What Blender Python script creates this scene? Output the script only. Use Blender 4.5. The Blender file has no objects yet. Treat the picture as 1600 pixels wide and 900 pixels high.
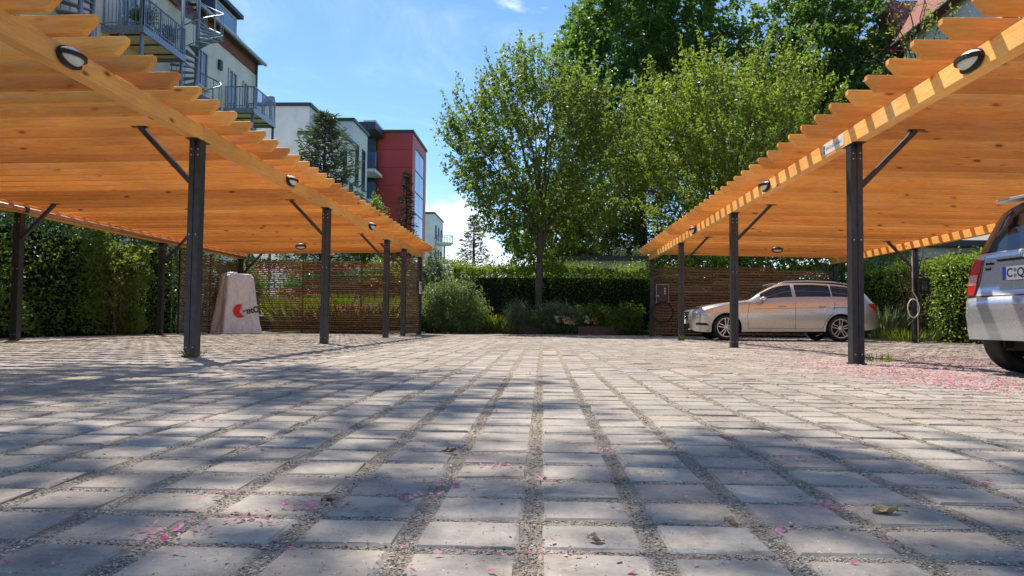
import bpy, bmesh, math, random
import numpy as np
from mathutils import Vector, Matrix
from mathutils.bvhtree import BVHTree
R = math.radians
random.seed(7); rng = np.random.default_rng(11)
scene = bpy.context.scene
COL = scene.collection

# ------------------------------------------------------------------ camera
cam_d = bpy.data.cameras.new('camera'); cam = bpy.data.objects.new('camera', cam_d); COL.objects.link(cam)
cam_d.sensor_width = 36.0; cam_d.lens = 36.0 * 1174.6 / 1600.0
cam_d.clip_start = 0.05; cam_d.clip_end = 3000
_y, _p, _r = R(-2.383), R(2.5645), R(0.5739)
_f = Vector((math.sin(_y)*math.cos(_p), math.cos(_y)*math.cos(_p), math.sin(_p)))
_rt = Vector((math.cos(_y), -math.sin(_y), 0)); _up = _rt.cross(_f)
_r2 = _rt*math.cos(_r) + _up*math.sin(_r); _u2 = -_rt*math.sin(_r) + _up*math.cos(_r)
M = Matrix((( _r2.x, _u2.x, -_f.x, 0), (_r2.y, _u2.y, -_f.y, 0), (_r2.z, _u2.z, -_f.z, 0.40), (0, 0, 0, 1)))
cam.matrix_world = M
scene.camera = cam

# ------------------------------------------------------------------ sky, sun, exposure
SUN = Vector((-0.35, 0.55, 1.0)).normalized()          # towards the sun
elev = math.asin(SUN.z); azim = math.atan2(SUN.x, SUN.y)
world = bpy.data.worlds.new('World'); scene.world = world; world.use_nodes = True
wn = world.node_tree.nodes; wl = world.node_tree.links; wn.clear()
wo = wn.new('ShaderNodeOutputWorld'); bg = wn.new('ShaderNodeBackground'); sky = wn.new('ShaderNodeTexSky')
sky.sky_type = 'NISHITA'; sky.sun_disc = False; sky.sun_elevation = elev; sky.sun_rotation = azim
sky.air_density = 1.0; sky.dust_density = 0.15; sky.ozone_density = 6.0; sky.altitude = 900
bg.inputs['Strength'].default_value = 0.15
tc = wn.new('ShaderNodeTexCoord'); sp = wn.new('ShaderNodeSeparateXYZ')
wl.new(tc.outputs['Generated'], sp.inputs[0])
mp = wn.new('ShaderNodeMapping'); mp.inputs['Scale'].default_value = (1, 1, 1.9); mp.inputs['Location'].default_value = (3.13, 0.35, 0.16)
wl.new(tc.outputs['Generated'], mp.inputs[0])
nz = wn.new('ShaderNodeTexNoise'); nz.inputs['Scale'].default_value = 5.2; nz.inputs['Detail'].default_value = 9; nz.inputs['Roughness'].default_value = 0.56
wl.new(mp.outputs[0], nz.inputs['Vector'])
# cumulus coverage grows towards the horizon all the way round
cv = wn.new('ShaderNodeMapRange'); cv.inputs['From Min'].default_value = 0.02; cv.inputs['From Max'].default_value = 0.30
cv.inputs['To Min'].default_value = 0.14; cv.inputs['To Max'].default_value = -0.10
wl.new(sp.outputs['Z'], cv.inputs['Value'])
ad = wn.new('ShaderNodeMath'); ad.operation = 'ADD'; wl.new(nz.outputs['Fac'], ad.inputs[0]); wl.new(cv.outputs[0], ad.inputs[1])
rp = wn.new('ShaderNodeMapRange'); rp.interpolation_type = 'SMOOTHSTEP'
rp.inputs['From Min'].default_value = 0.54; rp.inputs['From Max'].default_value = 0.66
wl.new(ad.outputs[0], rp.inputs['Value'])
cl = wn.new('ShaderNodeMath'); cl.operation = 'MULTIPLY'; cl.inputs[1].default_value = 0.9; wl.new(rp.outputs[0], cl.inputs[0])
mp2 = wn.new('ShaderNodeMapping'); mp2.inputs['Scale'].default_value = (1.0, 1.0, 3.2); mp2.inputs['Location'].default_value = (0.7, 0.2, 0.4); wl.new(tc.outputs['Generated'], mp2.inputs[0])
nz2 = wn.new('ShaderNodeTexNoise'); nz2.inputs['Scale'].default_value = 2.6; nz2.inputs['Detail'].default_value = 7; nz2.inputs['Roughness'].default_value = 0.6; nz2.inputs['Distortion'].default_value = 0.8; wl.new(mp2.outputs[0], nz2.inputs['Vector'])
rp2 = wn.new('ShaderNodeMapRange'); rp2.interpolation_type = 'SMOOTHSTEP'; rp2.inputs['From Min'].default_value = 0.45; rp2.inputs['From Max'].default_value = 0.75; rp2.inputs['To Max'].default_value = 0.30; wl.new(nz2.outputs['Fac'], rp2.inputs['Value'])
cl2 = wn.new('ShaderNodeMath'); cl2.operation = 'MAXIMUM'; wl.new(cl.outputs[0], cl2.inputs[0]); wl.new(rp2.outputs[0], cl2.inputs[1]); cl = cl2
hsv = wn.new('ShaderNodeHueSaturation'); hsv.inputs['Saturation'].default_value = 1.05; hsv.inputs['Value'].default_value = 0.72; wl.new(sky.outputs[0], hsv.inputs['Color'])
mx = wn.new('ShaderNodeMix'); mx.data_type = 'RGBA'
wl.new(cl.outputs[0], mx.inputs['Factor']); wl.new(hsv.outputs[0], mx.inputs['A']); mx.inputs['B'].default_value = (4.9, 5.15, 5.5, 1)
wl.new(mx.outputs['Result'], bg.inputs['Color']); wl.new(bg.outputs[0], wo.inputs[0])

sd = bpy.data.lights.new('sun', 'SUN'); sd.energy = 3.8; sd.angle = R(0.53); sd.color = (1.0, 0.93, 0.82)
so = bpy.data.objects.new('sun', sd); COL.objects.link(so)
so.rotation_euler = SUN.to_track_quat('Z', 'Y').to_euler(); so.location = (-10, 20, 40)

scene.view_settings.view_transform = 'Standard'; scene.view_settings.look = 'None'
scene.view_settings.exposure = 0.93; scene.view_settings.gamma = 1.0; scene.view_settings.use_curve_mapping = False
scene.render.engine = 'CYCLES'
scene.cycles.use_denoising = True
scene.cycles.max_bounces = 7; scene.cycles.diffuse_bounces = 4; scene.cycles.glossy_bounces = 3
scene.cycles.transmission_bounces = 4; scene.cycles.transparent_max_bounces = 6
scene.cycles.caustics_reflective = False; scene.cycles.caustics_refractive = False

# ------------------------------------------------------------------ material helpers
def newmat(name):
    m = bpy.data.materials.new(name); m.use_nodes = True
    nt = m.node_tree
    return m, nt, nt.nodes['Principled BSDF']
def N(nt, t, **kw):
    n = nt.nodes.new(t)
    for k, v in kw.items():
        if k in n.inputs: n.inputs[k].default_value = v
        else: setattr(n, k, v)
    return n
def ramp(nt, fac, stops):
    r = nt.nodes.new('ShaderNodeValToRGB'); e = r.color_ramp.elements
    while len(e) > 1: e.remove(e[-1])
    e[0].position = stops[0][0]; e[0].color = (*stops[0][1], 1) if len(stops[0][1]) == 3 else stops[0][1]
    for p, c in stops[1:]:
        k = e.new(p); k.color = (*c, 1)
    nt.links.new(fac, r.inputs[0]); return r
def mixc(nt, fac, a, b, mode='MIX'):
    m = nt.nodes.new('ShaderNodeMix'); m.data_type = 'RGBA'; m.blend_type = mode
    for s, v in (('Factor', fac), ('A', a), ('B', b)):
        if hasattr(v, 'is_output'): nt.links.new(v, m.inputs[s])
        elif s == 'Factor': m.inputs[s].default_value = v
        else: m.inputs[s].default_value = (*v, 1)
    return m.outputs['Result']
def bump(nt, bsdf, h, strength=0.3, dist=0.01):
    b = N(nt, 'ShaderNodeBump', Strength=strength, Distance=dist)
    nt.links.new(h, b.inputs['Height']); nt.links.new(b.outputs[0], bsdf.inputs['Normal'])
def plain(name, col, rough=0.6, metal=0.0, var=0.12, scale=6.0, spec=0.4, coat=0.0, bmp=0.0):
    m, nt, b = newmat(name)
    g = N(nt, 'ShaderNodeNewGeometry')
    n = N(nt, 'ShaderNodeTexNoise', Scale=scale, Detail=6.0, Roughness=0.62)
    nt.links.new(g.outputs['Position'], n.inputs['Vector'])
    lo = tuple(c*(1-var) for c in col); hi = tuple(min(1, c*(1+var)) for c in col)
    r = ramp(nt, n.outputs['Fac'], [(0.3, lo), (0.7, hi)])
    nt.links.new(r.outputs[0], b.inputs['Base Color'])
    b.inputs['Roughness'].default_value = rough; b.inputs['Metallic'].default_value = metal
    b.inputs['Specular IOR Level'].default_value = spec
    if coat: b.inputs['Coat Weight'].default_value = coat; b.inputs['Coat Roughness'].default_value = 0.04
    if bmp: bump(nt, b, n.outputs['Fac'], bmp, 0.02)
    return m
def wood(name, axis, base, dark, knot=True, rough=0.55):
    """planed softwood, grain along one object axis, knots, tint per piece"""
    m, nt, b = newmat(name)
    tcn = N(nt, 'ShaderNodeTexCoord'); oi = N(nt, 'ShaderNodeObjectInfo')
    off = N(nt, 'ShaderNodeVectorMath', operation='MULTIPLY_ADD')
    cmb = N(nt, 'ShaderNodeCombineXYZ')
    for i in range(3): nt.links.new(oi.outputs['Random'], cmb.inputs[i])
    nt.links.new(cmb.outputs[0], off.inputs[0]); off.inputs[1].default_value = (37.0, 53.0, 29.0)
    nt.links.new(tcn.outputs['Object'], off.inputs[2])
    s = {'x': (1.3, 17, 17), 'y': (17, 1.3, 17), 'z': (17, 17, 1.3)}[axis]
    mpn = N(nt, 'ShaderNodeMapping'); mpn.inputs['Scale'].default_value = s
    nt.links.new(off.outputs[0], mpn.inputs[0])
    n1 = N(nt, 'ShaderNodeTexNoise', Scale=1.6, Detail=7.0, Roughness=0.6, Distortion=1.2); nt.links.new(mpn.outputs[0], n1.inputs['Vector'])
    n2 = N(nt, 'ShaderNodeTexNoise', Scale=9.0, Detail=3.0, Roughness=0.5); nt.links.new(mpn.outputs[0], n2.inputs['Vector'])
    n3 = N(nt, 'ShaderNodeTexNoise', Scale=0.9, Detail=2.0); nt.links.new(off.outputs[0], n3.inputs['Vector'])
    r1 = ramp(nt, n1.outputs['Fac'], [(0.28, dark), (0.5, base), (0.75, tuple(min(1, c*1.25) for c in base))])
    r2 = ramp(nt, n2.outputs['Fac'], [(0.35, (0.80, 0.74, 0.68)), (0.6, (1, 1, 1))])
    c = mixc(nt, 0.55, r1.outputs[0], r2.outputs[0], 'MULTIPLY')
    r3 = ramp(nt, n3.outputs['Fac'], [(0.35, (0.88, 0.84, 0.80)), (0.65, (1.12, 1.1, 1.05))])
    c = mixc(nt, 0.8, c, r3.outputs[0], 'MULTIPLY')
    n4 = N(nt, 'ShaderNodeTexNoise', Scale=2.6, Detail=7.0, Roughness=0.72); nt.links.new(off.outputs[0], n4.inputs['Vector'])
    r4 = ramp(nt, n4.outputs['Fac'], [(0.50, (0, 0, 0)), (0.78, (0.30, 0.30, 0.30))])
    c = mixc(nt, r4.outputs[0], c, tuple(0.30*base[0]+0.22*k for k in (0.8, 0.62, 0.46)))
    # tint of the single piece
    hr = ramp(nt, oi.outputs['Random'], [(0.0, (0.66, 0.56, 0.48)), (0.2, (0.97, 0.93, 0.88)), (0.45, (1.06, 1.08, 1.1)), (0.65, (0.78, 0.69, 0.61)), (0.85, (1.0, 0.98, 0.96)), (1.0, (1.15, 1.28, 1.5))])
    c = mixc(nt, 1.0, c, hr.outputs[0], 'MULTIPLY')
    if knot:
        ks = {'x': (2.3, 6, 6), 'y': (6, 2.3, 6), 'z': (6, 6, 2.3)}[axis]
        mk = N(nt, 'ShaderNodeMapping'); mk.inputs['Scale'].default_value = ks; nt.links.new(off.outputs[0], mk.inputs[0])
        vo = N(nt, 'ShaderNodeTexVoronoi', Scale=1.0); nt.links.new(mk.outputs[0], vo.inputs['Vector'])
        kr = ramp(nt, vo.outputs['Distance'], [(0.05, (0.14, 0.05, 0.02)), (0.085, (0.42, 0.25, 0.15)), (0.13, (0.88, 0.8, 0.74)), (0.2, (1, 1, 1))])
        c = mixc(nt, 0.85, c, kr.outputs[0], 'MULTIPLY')
    nt.links.new(c, b.inputs['Base Color']); b.inputs['Roughness'].default_value = rough
    b.inputs['Specular IOR Level'].default_value = 0.35
    bump(nt, b, n2.outputs['Fac'], 0.12, 0.003)
    return m
def leafmat(name, c1, c2, trans=0.4, tint=(0.45, 0.55, 0.06), rough=0.42):
    m, nt, b = newmat(name)
    at = N(nt, 'ShaderNodeAttribute', attribute_name='v')
    r = ramp(nt, at.outputs['Fac'], [(0.0, c1), (1.0, c2)])
    g = N(nt, 'ShaderNodeNewGeometry'); nn = N(nt, 'ShaderNodeTexNoise', Scale=0.8, Detail=3.0)
    nt.links.new(g.outputs['Position'], nn.inputs['Vector'])
    r2 = ramp(nt, nn.outputs['Fac'], [(0.35, (0.7, 0.74, 0.7)), (0.65, (1.2, 1.15, 1.0))])
    c = mixc(nt, 0.8, r.outputs[0], r2.outputs[0], 'MULTIPLY')
    nt.links.new(c, b.inputs['Base Color']); b.inputs['Roughness'].default_value = rough
    b.inputs['Specular IOR Level'].default_value = 0.45
    tr = N(nt, 'ShaderNodeBsdfTranslucent')
    ct = mixc(nt, 0.55, c, tint); nt.links.new(ct, tr.inputs['Color'])
    ms = N(nt, 'ShaderNodeMixShader'); ms.inputs[0].default_value = trans
    nt.links.new(b.outputs[0], ms.inputs[1]); nt.links.new(tr.outputs[0], ms.inputs[2])
    nt.links.new(ms.outputs[0], nt.nodes['Material Output'].inputs[0])
    return m

MAT = {}
MAT['wood_x'] = wood('larch_rafter', 'x', (1.0, 0.45, 0.085), (0.88, 0.315, 0.042))
MAT['wood_y'] = wood('larch_beam', 'y', (0.97, 0.50, 0.135), (0.87, 0.385, 0.08))
MAT['slat'] = wood('dark_slat', 'x', (0.22, 0.155, 0.10), (0.12, 0.085, 0.055), knot=False, rough=0.7)
MAT['slat_r'] = wood('umber_slat', 'x', (0.20, 0.145, 0.10), (0.11, 0.08, 0.055), knot=False, rough=0.7)
MAT['steel'] = plain('anthracite_steel', (0.040, 0.042, 0.048), 0.42, 0.35, 0.3, 14, 0.5)
MAT['bolt'] = plain('zinc_bolt', (0.55, 0.55, 0.55), 0.35, 0.9, 0.1, 30)
MAT['galv'] = plain('galvanised_steel', (0.30, 0.34, 0.39), 0.45, 0.75, 0.18, 10)
MAT['lampblack'] = plain('lamp_housing', (0.022, 0.02, 0.019), 0.5, 0.0, 0.2, 20)
MAT['lamplens'] = plain('frosted_lens', (0.72, 0.71, 0.68), 0.3, 0.0, 0.06, 25)
MAT['copper'] = plain('copper_pipe', (0.50, 0.27, 0.17), 0.35, 0.5, 0.25, 5)
MAT['black'] = plain('black_rubber', (0.014, 0.014, 0.015), 0.55, 0.0, 0.2, 30)
MAT['blackgloss'] = plain('black_plastic', (0.018, 0.018, 0.02), 0.25, 0.0, 0.2, 30)
MAT['chrome'] = plain('chrome', (0.72, 0.73, 0.75), 0.12, 1.0, 0.05, 5)
MAT['rim'] = plain('alloy_rim', (0.62, 0.62, 0.63), 0.28, 0.85, 0.08, 30)
MAT['white'] = plain('white_enamel', (0.78, 0.78, 0.77), 0.4, 0.0, 0.04, 8)
MAT['red'] = plain('red_print', (0.62, 0.025, 0.03), 0.4, 0.0, 0.05, 8)
MAT['blue'] = plain('blue_print', (0.03, 0.11, 0.42), 0.4, 0.0, 0.05, 8)
MAT['ink'] = plain('black_print', (0.02, 0.02, 0.022), 0.5, 0.0, 0.05, 8)
MAT['bark'] = plain('bark', (0.11, 0.085, 0.062), 0.9, 0.0, 0.45, 22, 0.2, bmp=0.8)
MAT['bark_d'] = plain('dark_bark', (0.05, 0.042, 0.034), 0.9, 0.0, 0.4, 18, 0.2, bmp=0.8)
MAT['core'] = plain('dark_core_and_stems', (0.020, 0.022, 0.014), 0.95, 0.0, 0.5, 9, 0.1, bmp=1.0)  # stems, and the dark box that blocks light inside the hedges
MAT['soil'] = plain('bed_soil', (0.055, 0.042, 0.03), 0.95, 0.0, 0.45, 12, 0.1, bmp=1.0)
MAT['timber'] = plain('weathered_edging', (0.12, 0.08, 0.06), 0.85, 0.0, 0.3, 14, 0.2)

# ------------------------------------------------------------------ mesh helpers
class MB:
    def __init__(s): s.v = []; s.f = []; s.sm = []
    def add(s, vs, fs, smooth=False):
        o = len(s.v); s.v += [tuple(p) for p in vs]
        for q in fs: s.f.append(tuple(i+o for i in q)); s.sm.append(smooth)
    def box(s, x0, x1, y0, y1, z0, z1, mat=None):
        vs = [Vector((x, y, z)) for x in (x0, x1) for y in (y0, y1) for z in (z0, z1)]
        if mat is not None: vs = [mat @ p for p in vs]
        s.add(vs, [(0,1,3,2), (4,6,7,5), (0,4,5,1), (2,3,7,6), (0,2,6,4), (1,5,7,3)])
    def bar(s, a, b, w, h=None, up=(0, 0, 1)):
        a, b = Vector(a), Vector(b); d = (b-a).normalized(); u = Vector(up)
        if abs(d.dot(u)) > 0.98: u = Vector((1, 0, 0))
        r = d.cross(u).normalized(); u = r.cross(d); h = h or w
        vs = [p + r*sx*w/2 + u*sz*h/2 for p in (a, b) for sx, sz in ((-1,-1), (1,-1), (1,1), (-1,1))]
        s.add(vs, [(0,3,2,1), (4,5,6,7), (0,1,5,4), (1,2,6,5), (2,3,7,6), (3,0,4,7)])
    def tube(s, pts, rad, n=8, caps=True, smooth=True):
        pts = [Vector(p) for p in pts]
        rads = rad if hasattr(rad, '__len__') else [rad]*len(pts)
        o = len(s.v); prev = None
        for i, p in enumerate(pts):
            d = (pts[min(i+1, len(pts)-1)] - pts[max(i-1, 0)])
            d = d.normalized() if d.length > 1e-9 else Vector((0, 0, 1))
            if prev is None:
                u = Vector((0, 0, 1)) if abs(d.z) < 0.9 else Vector((1, 0, 0))
                a = d.cross(u).normalized()
            else:
                a = (prev - d*prev.dot(d)); a = a.normalized() if a.length > 1e-6 else d.orthogonal().normalized()
            prev = a; b2 = d.cross(a)
            for k in range(n):
                t = 2*math.pi*k/n; s.v.append(tuple(p + (a*math.cos(t) + b2*math.sin(t))*rads[i]))
        for i in range(len(pts)-1):
            for k in range(n):
                s.f.append((o+i*n+k, o+i*n+(k+1) % n, o+(i+1)*n+(k+1) % n, o+(i+1)*n+k)); s.sm.append(smooth)
        if caps:
            s.f.append(tuple(o+k for k in reversed(range(n)))); s.sm.append(False)
            s.f.append(tuple(o+(len(pts)-1)*n+k for k in range(n))); s.sm.append(False)
    def prism(s, poly, axis, a, b, mat=None):
        """extrude a 2-D polygon along an axis from a to b"""
        n = len(poly)
        def P(u, v, w):
            q = {'x': (w, u, v), 'y': (u, w, v), 'z': (u, v, w)}[axis]; q = Vector(q)
            return mat @ q if mat is not None else q
        vs = [P(u, v, a) for u, v in poly] + [P(u, v, b) for u, v in poly]
        fs = [tuple(range(n)), tuple(reversed(range(n, 2*n)))] + [(i, n+i, n+(i+1) % n, (i+1) % n) for i in range(n)]
        s.add(vs, fs)
    def lathe(s, prof, n=20, mat=None, smooth=True):
        """profile (r, z) round the z axis"""
        vs = []
        for r_, z_ in prof:
            for k in range(n):
                t = 2*math.pi*k/n; q = Vector((r_*math.cos(t), r_*math.sin(t), z_)); vs.append(mat @ q if mat is not None else q)
        fs = [(i*n+k, i*n+(k+1) % n, (i+1)*n+(k+1) % n, (i+1)*n+k) for i in range(len(prof)-1) for k in range(n)]
        s.add(vs, fs, smooth)
    def mesh(s, name, mat):
        me = bpy.data.meshes.new(name); me.from_pydata(s.v, [], s.f); me.polygons.foreach_set('use_smooth', s.sm)
        me.materials.append(mat)
        bm = bmesh.new(); bm.from_mesh(me); bmesh.ops.recalc_face_normals(bm, faces=bm.faces); bm.to_mesh(me); bm.free()
        me.update(); return me
    def build(s, name, mat, parent=None, loc=None):
        return link(name, s.mesh(name, mat), parent, loc)
def link(name, me, parent=None, loc=None, rot=None):
    o = bpy.data.objects.new(name, me); COL.objects.link(o)
    if parent is not None: o.parent = parent
    if loc is not None: o.location = loc
    if rot is not None: o.rotation_euler = rot
    return o
def tag(o, label=None, cat=None, group=None, kind=None):
    if label: o['label'] = label
    if cat: o['category'] = cat
    if group: o['group'] = group
    if kind: o['kind'] = kind
    return o
def thing(name, label, cat, loc=(0, 0, 0), rotz=0.0, group=None):
    o = bpy.data.objects.new(name, None); COL.objects.link(o); o.location = loc; o.rotation_euler = (0, 0, rotz)
    o.empty_display_size = 0.2
    return tag(o, label, cat, group)
def bevel(me, w=0.004, seg=1, ang=40):
    bm = bmesh.new(); bm.from_mesh(me)
    es = [e for e in bm.edges if len(e.link_faces) == 2 and e.calc_face_angle(0) > R(ang)]
    bmesh.ops.bevel(bm, geom=es, offset=w, segments=seg, affect='EDGES', profile=0.5)
    bm.to_mesh(me); bm.free(); me.update(); return me
def text_mesh(s, size, mat, depth=0.001, name='lettering', bold=0.0):
    c = bpy.data.curves.new('t', 'FONT'); c.body = s; c.size = size; c.extrude = depth; c.align_x = 'CENTER'; c.align_y = 'CENTER'; c.offset = bold
    o = bpy.data.objects.new('t', c); COL.objects.link(o)
    dg = bpy.context.evaluated_depsgraph_get(); me = bpy.data.meshes.new_from_object(o.evaluated_get(dg))
    COL.objects.unlink(o); bpy.data.objects.remove(o); bpy.data.curves.remove(c)
    me.name = name; me.materials.clear(); me.materials.append(mat); return me
def raw_mesh(name, V, F, mat, attr=None, smooth=False):
    """fast mesh from numpy arrays; F holds equal-sized faces"""
    me = bpy.data.meshes.new(name); k = F.shape[1]
    me.vertices.add(len(V)); me.vertices.foreach_set('co', np.ascontiguousarray(V, dtype=np.float32).ravel())
    me.loops.add(F.size); me.loops.foreach_set('vertex_index', np.ascontiguousarray(F, dtype=np.int32).ravel())
    me.polygons.add(len(F)); me.polygons.foreach_set('loop_start', np.arange(0, F.size, k, dtype=np.int32))
    me.polygons.foreach_set('use_smooth', np.full(len(F), smooth))
    if attr is not None:
        a = me.attributes.new('v', 'FLOAT', 'POINT'); a.data.foreach_set('value', np.ascontiguousarray(attr, dtype=np.float32))
    me.materials.append(mat); me.update(calc_edges=True); me.validate(); return me
def unit(a): return a/np.maximum(np.linalg.norm(a, axis=1, keepdims=True), 1e-9)
def leaves_mesh(name, P, size, mat, D=None, width=0.5, droop=0.2, fold=0.25, spread=0.7, val=None):
    """P (n,3) leaf roots, D (n,3) rough growing direction; every leaf a folded pointed blade"""
    n = len(P)
    rd = unit(rng.normal(size=(n, 3)))
    d = rd if D is None else unit(unit(D)*(1-spread) + rd*spread)
    d[:, 2] -= droop; d = unit(d)
    u = unit(rng.normal(size=(n, 3))*0.7 + np.array([0, 0, 0.9]))
    r = unit(np.cross(d, u)); u = np.cross(r, d)
    L = (size*(0.65 + 0.7*rng.random(n)))[:, None]; W = L*width*0.5
    base = P; mid = P + d*L*0.45; tip = P + d*L - u*L*0.12
    a = mid + r*W + u*W*fold; b = mid - r*W + u*W*fold
    V = np.stack([base, a, tip, b], 1).reshape(-1, 3)
    i = np.arange(n)[:, None]*4
    F = np.concatenate([i + [0, 1, 2], i + [0, 2, 3]], 1).reshape(-1, 3)
    v = rng.random(n) if val is None else np.clip(val + rng.normal(size=n)*0.18, 0, 1)
    return raw_mesh(name, V, F, mat, np.repeat(v, 4))
# ================================================================== GROUND
def ground_mat():
    m, nt, b = newmat('lawn')
    g = N(nt, 'ShaderNodeNewGeometry'); n = N(nt, 'ShaderNodeTexNoise', Scale=1.2, Detail=8.0, Roughness=0.7)
    nt.links.new(g.outputs['Position'], n.inputs['Vector'])
    r = ramp(nt, n.outputs['Fac'], [(0.3, (0.045, 0.075, 0.012)), (0.55, (0.10, 0.15, 0.02)), (0.75, (0.17, 0.19, 0.04))])
    nt.links.new(r.outputs[0], b.inputs['Base Color']); b.inputs['Roughness'].default_value = 0.95
    b.inputs['Specular IOR Level'].default_value = 0.1
    bump(nt, b, n.outputs['Fac'], 1.0, 0.05); return m
mb = MB(); mb.add([(-900, -300, -0.06), (900, -300, -0.06), (900, 1500, -0.06), (-900, 1500, -0.06)], [(0, 1, 2, 3)])
tag(mb.build('ground', ground_mat()), 'green lawn and garden ground stretching behind the parking court', 'ground', kind='structure')

def joint_mat():
    m, nt, b = newmat('joint_gravel')
    g = N(nt, 'ShaderNodeNewGeometry')
    n = N(nt, 'ShaderNodeTexNoise', Scale=7.0, Detail=6.0); nt.links.new(g.outputs['Position'], n.inputs['Vector'])
    v = N(nt, 'ShaderNodeTexVoronoi', Scale=210.0); nt.links.new(g.outputs['Position'], v.inputs['Vector'])
    r = ramp(nt, n.outputs['Fac'], [(0.3, (0.23, 0.197, 0.157)), (0.5, (0.33, 0.285, 0.23)), (0.7, (0.42, 0.37, 0.305))])
    h = N(nt, 'ShaderNodeSeparateColor'); nt.links.new(v.outputs['Color'], h.inputs[0])
    r2 = ramp(nt, h.outputs[0], [(0.0, (0.6, 0.58, 0.56)), (0.5, (0.95, 0.93, 0.9)), (1.0, (1.45, 1.4, 1.34))])
    c = mixc(nt, 0.9, r.outputs[0], r2.outputs[0], 'MULTIPLY')
    nt.links.new(c, b.inputs['Base Color']); b.inputs['Roughness'].default_value = 0.95; b.inputs['Specular IOR Level'].default_value = 0.15
    bump(nt, b, v.outputs['Distance'], 0.9, 0.006); return m
PX, PY, X0, Y0 = 0.225, 0.20, -0.02, 1.34        # joint pitch and one joint crossing
JX, JY = 0.042, 0.036
XA, XB, YA, YB = -9.92, 9.88, -1.86, 24.54
MAT['joint'] = joint_mat()
mb = MB(); mb.add([(XA-0.02, YA-0.02, -0.006), (XB+0.02, YA-0.02, -0.006), (XB+0.02, YB+0.02, -0.006), (XA-0.02, YB+0.02, -0.006)], [(0, 1, 2, 3)])
pave = tag(mb.build('pavement', MAT['joint']), 'grey concrete block paving with wide gravel joints filling the court', 'pavement', kind='structure')

def paver_mat():
    m, nt, b = newmat('concrete_paver')
    g = N(nt, 'ShaderNodeNewGeometry')
    sn = N(nt, 'ShaderNodeVectorMath', operation='SUBTRACT'); sn.inputs[1].default_value = (X0, Y0, 0.0)
    nt.links.new(g.outputs['Position'], sn.inputs[0])
    sf = N(nt, 'ShaderNodeVectorMath', operation='DIVIDE'); sf.inputs[1].default_value = (PX, PY, 10.0); nt.links.new(sn.outputs[0], sf.inputs[0])
    fl = N(nt, 'ShaderNodeVectorMath', operation='FLOOR'); nt.links.new(sf.outputs[0], fl.inputs[0])
    wnz = N(nt, 'ShaderNodeTexWhiteNoise', noise_dimensions='2D'); nt.links.new(fl.outputs[0], wnz.inputs['Vector'])
    n1 = N(nt, 'ShaderNodeTexNoise', Scale=1.1, Detail=5.0, Roughness=0.6); nt.links.new(g.outputs['Position'], n1.inputs['Vector'])
    n2 = N(nt, 'ShaderNodeTexNoise', Scale=38.0, Detail=6.0, Roughness=0.7); nt.links.new(g.outputs['Position'], n2.inputs['Vector'])
    v = N(nt, 'ShaderNodeTexVoronoi', Scale=95.0); nt.links.new(g.outputs['Position'], v.inputs['Vector'])
    hs = N(nt, 'ShaderNodeSeparateColor'); nt.links.new(v.outputs['Color'], hs.inputs[0])
    r = ramp(nt, n1.outputs['Fac'], [(0.3, (0.335, 0.30, 0.258)), (0.7, (0.43, 0.39, 0.34))])
    c = mixc(nt, 0.85, r.outputs[0], ramp(nt, wnz.outputs['Value'], [(0.0, (0.74, 0.74, 0.75)), (0.4, (1.0, 0.99, 0.97)), (0.75, (0.92, 0.88, 0.83)), (1.0, (1.18, 1.16, 1.12))]).outputs[0], 'MULTIPLY')
    c = mixc(nt, 0.7, c, ramp(nt, n2.outputs['Fac'], [(0.3, (0.72, 0.71, 0.70)), (0.52, (1, 1, 1)), (0.75, (1.18, 1.17, 1.15))]).outputs[0], 'MULTIPLY')
    # pale and dark grit in the face
    sp1 = ramp(nt, v.outputs['Distance'], [(0.10, (1, 1, 1)), (0.24, (0, 0, 0))])
    gt = N(nt, 'ShaderNodeMath', operation='GREATER_THAN'); gt.inputs[1].default_value = 0.86; nt.links.new(hs.outputs[0], gt.inputs[0])
    m1 = N(nt, 'ShaderNodeMath', operation='MULTIPLY'); nt.links.new(sp1.outputs[0], m1.inputs[0]); nt.links.new(gt.outputs[0], m1.inputs[1])
    c = mixc(nt, m1.outputs[0], c, (0.62, 0.60, 0.56))
    lt = N(nt, 'ShaderNodeMath', operation='LESS_THAN'); lt.inputs[1].default_value = 0.10; nt.links.new(hs.outputs[1], lt.inputs[0])
    m2 = N(nt, 'ShaderNodeMath', operation='MULTIPLY'); nt.links.new(sp1.outputs[0], m2.inputs[0]); nt.links.new(lt.outputs[0], m2.inputs[1])
    c = mixc(nt, m2.outputs[0], c, (0.07, 0.055, 0.045))
    # grime along the rims and blotchy stains
    n5 = N(nt, 'ShaderNodeTexNoise', Scale=4.5, Detail=8.0, Roughness=0.75); nt.links.new(g.outputs['Position'], n5.inputs['Vector'])
    c = mixc(nt, 0.75, c, ramp(nt, n5.outputs['Fac'], [(0.32, (0.50, 0.46, 0.43)), (0.47, (0.95, 0.94, 0.93)), (0.66, (1.08, 1.08, 1.07))]).outputs[0], 'MULTIPLY')
    n6 = N(nt, 'ShaderNodeTexNoise', Scale=0.45, Detail=4.0, Roughness=0.6, Distortion=0.6); nt.links.new(g.outputs['Position'], n6.inputs['Vector'])
    c = mixc(nt, 0.8, c, ramp(nt, n6.outputs['Fac'], [(0.36, (0.78, 0.75, 0.73)), (0.52, (1, 1, 1)), (0.68, (1.07, 1.06, 1.04))]).outputs[0], 'MULTIPLY')
    nt.links.new(c, b.inputs['Base Color']); b.inputs['Roughness'].default_value = 0.88; b.inputs['Specular IOR Level'].default_value = 0.25
    bump(nt, b, n2.outputs['Fac'], 0.35, 0.004); return m
MAT['paver'] = paver_mat()
wx, wy = (PX-JX)/2, (PY-JY)/2
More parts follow.
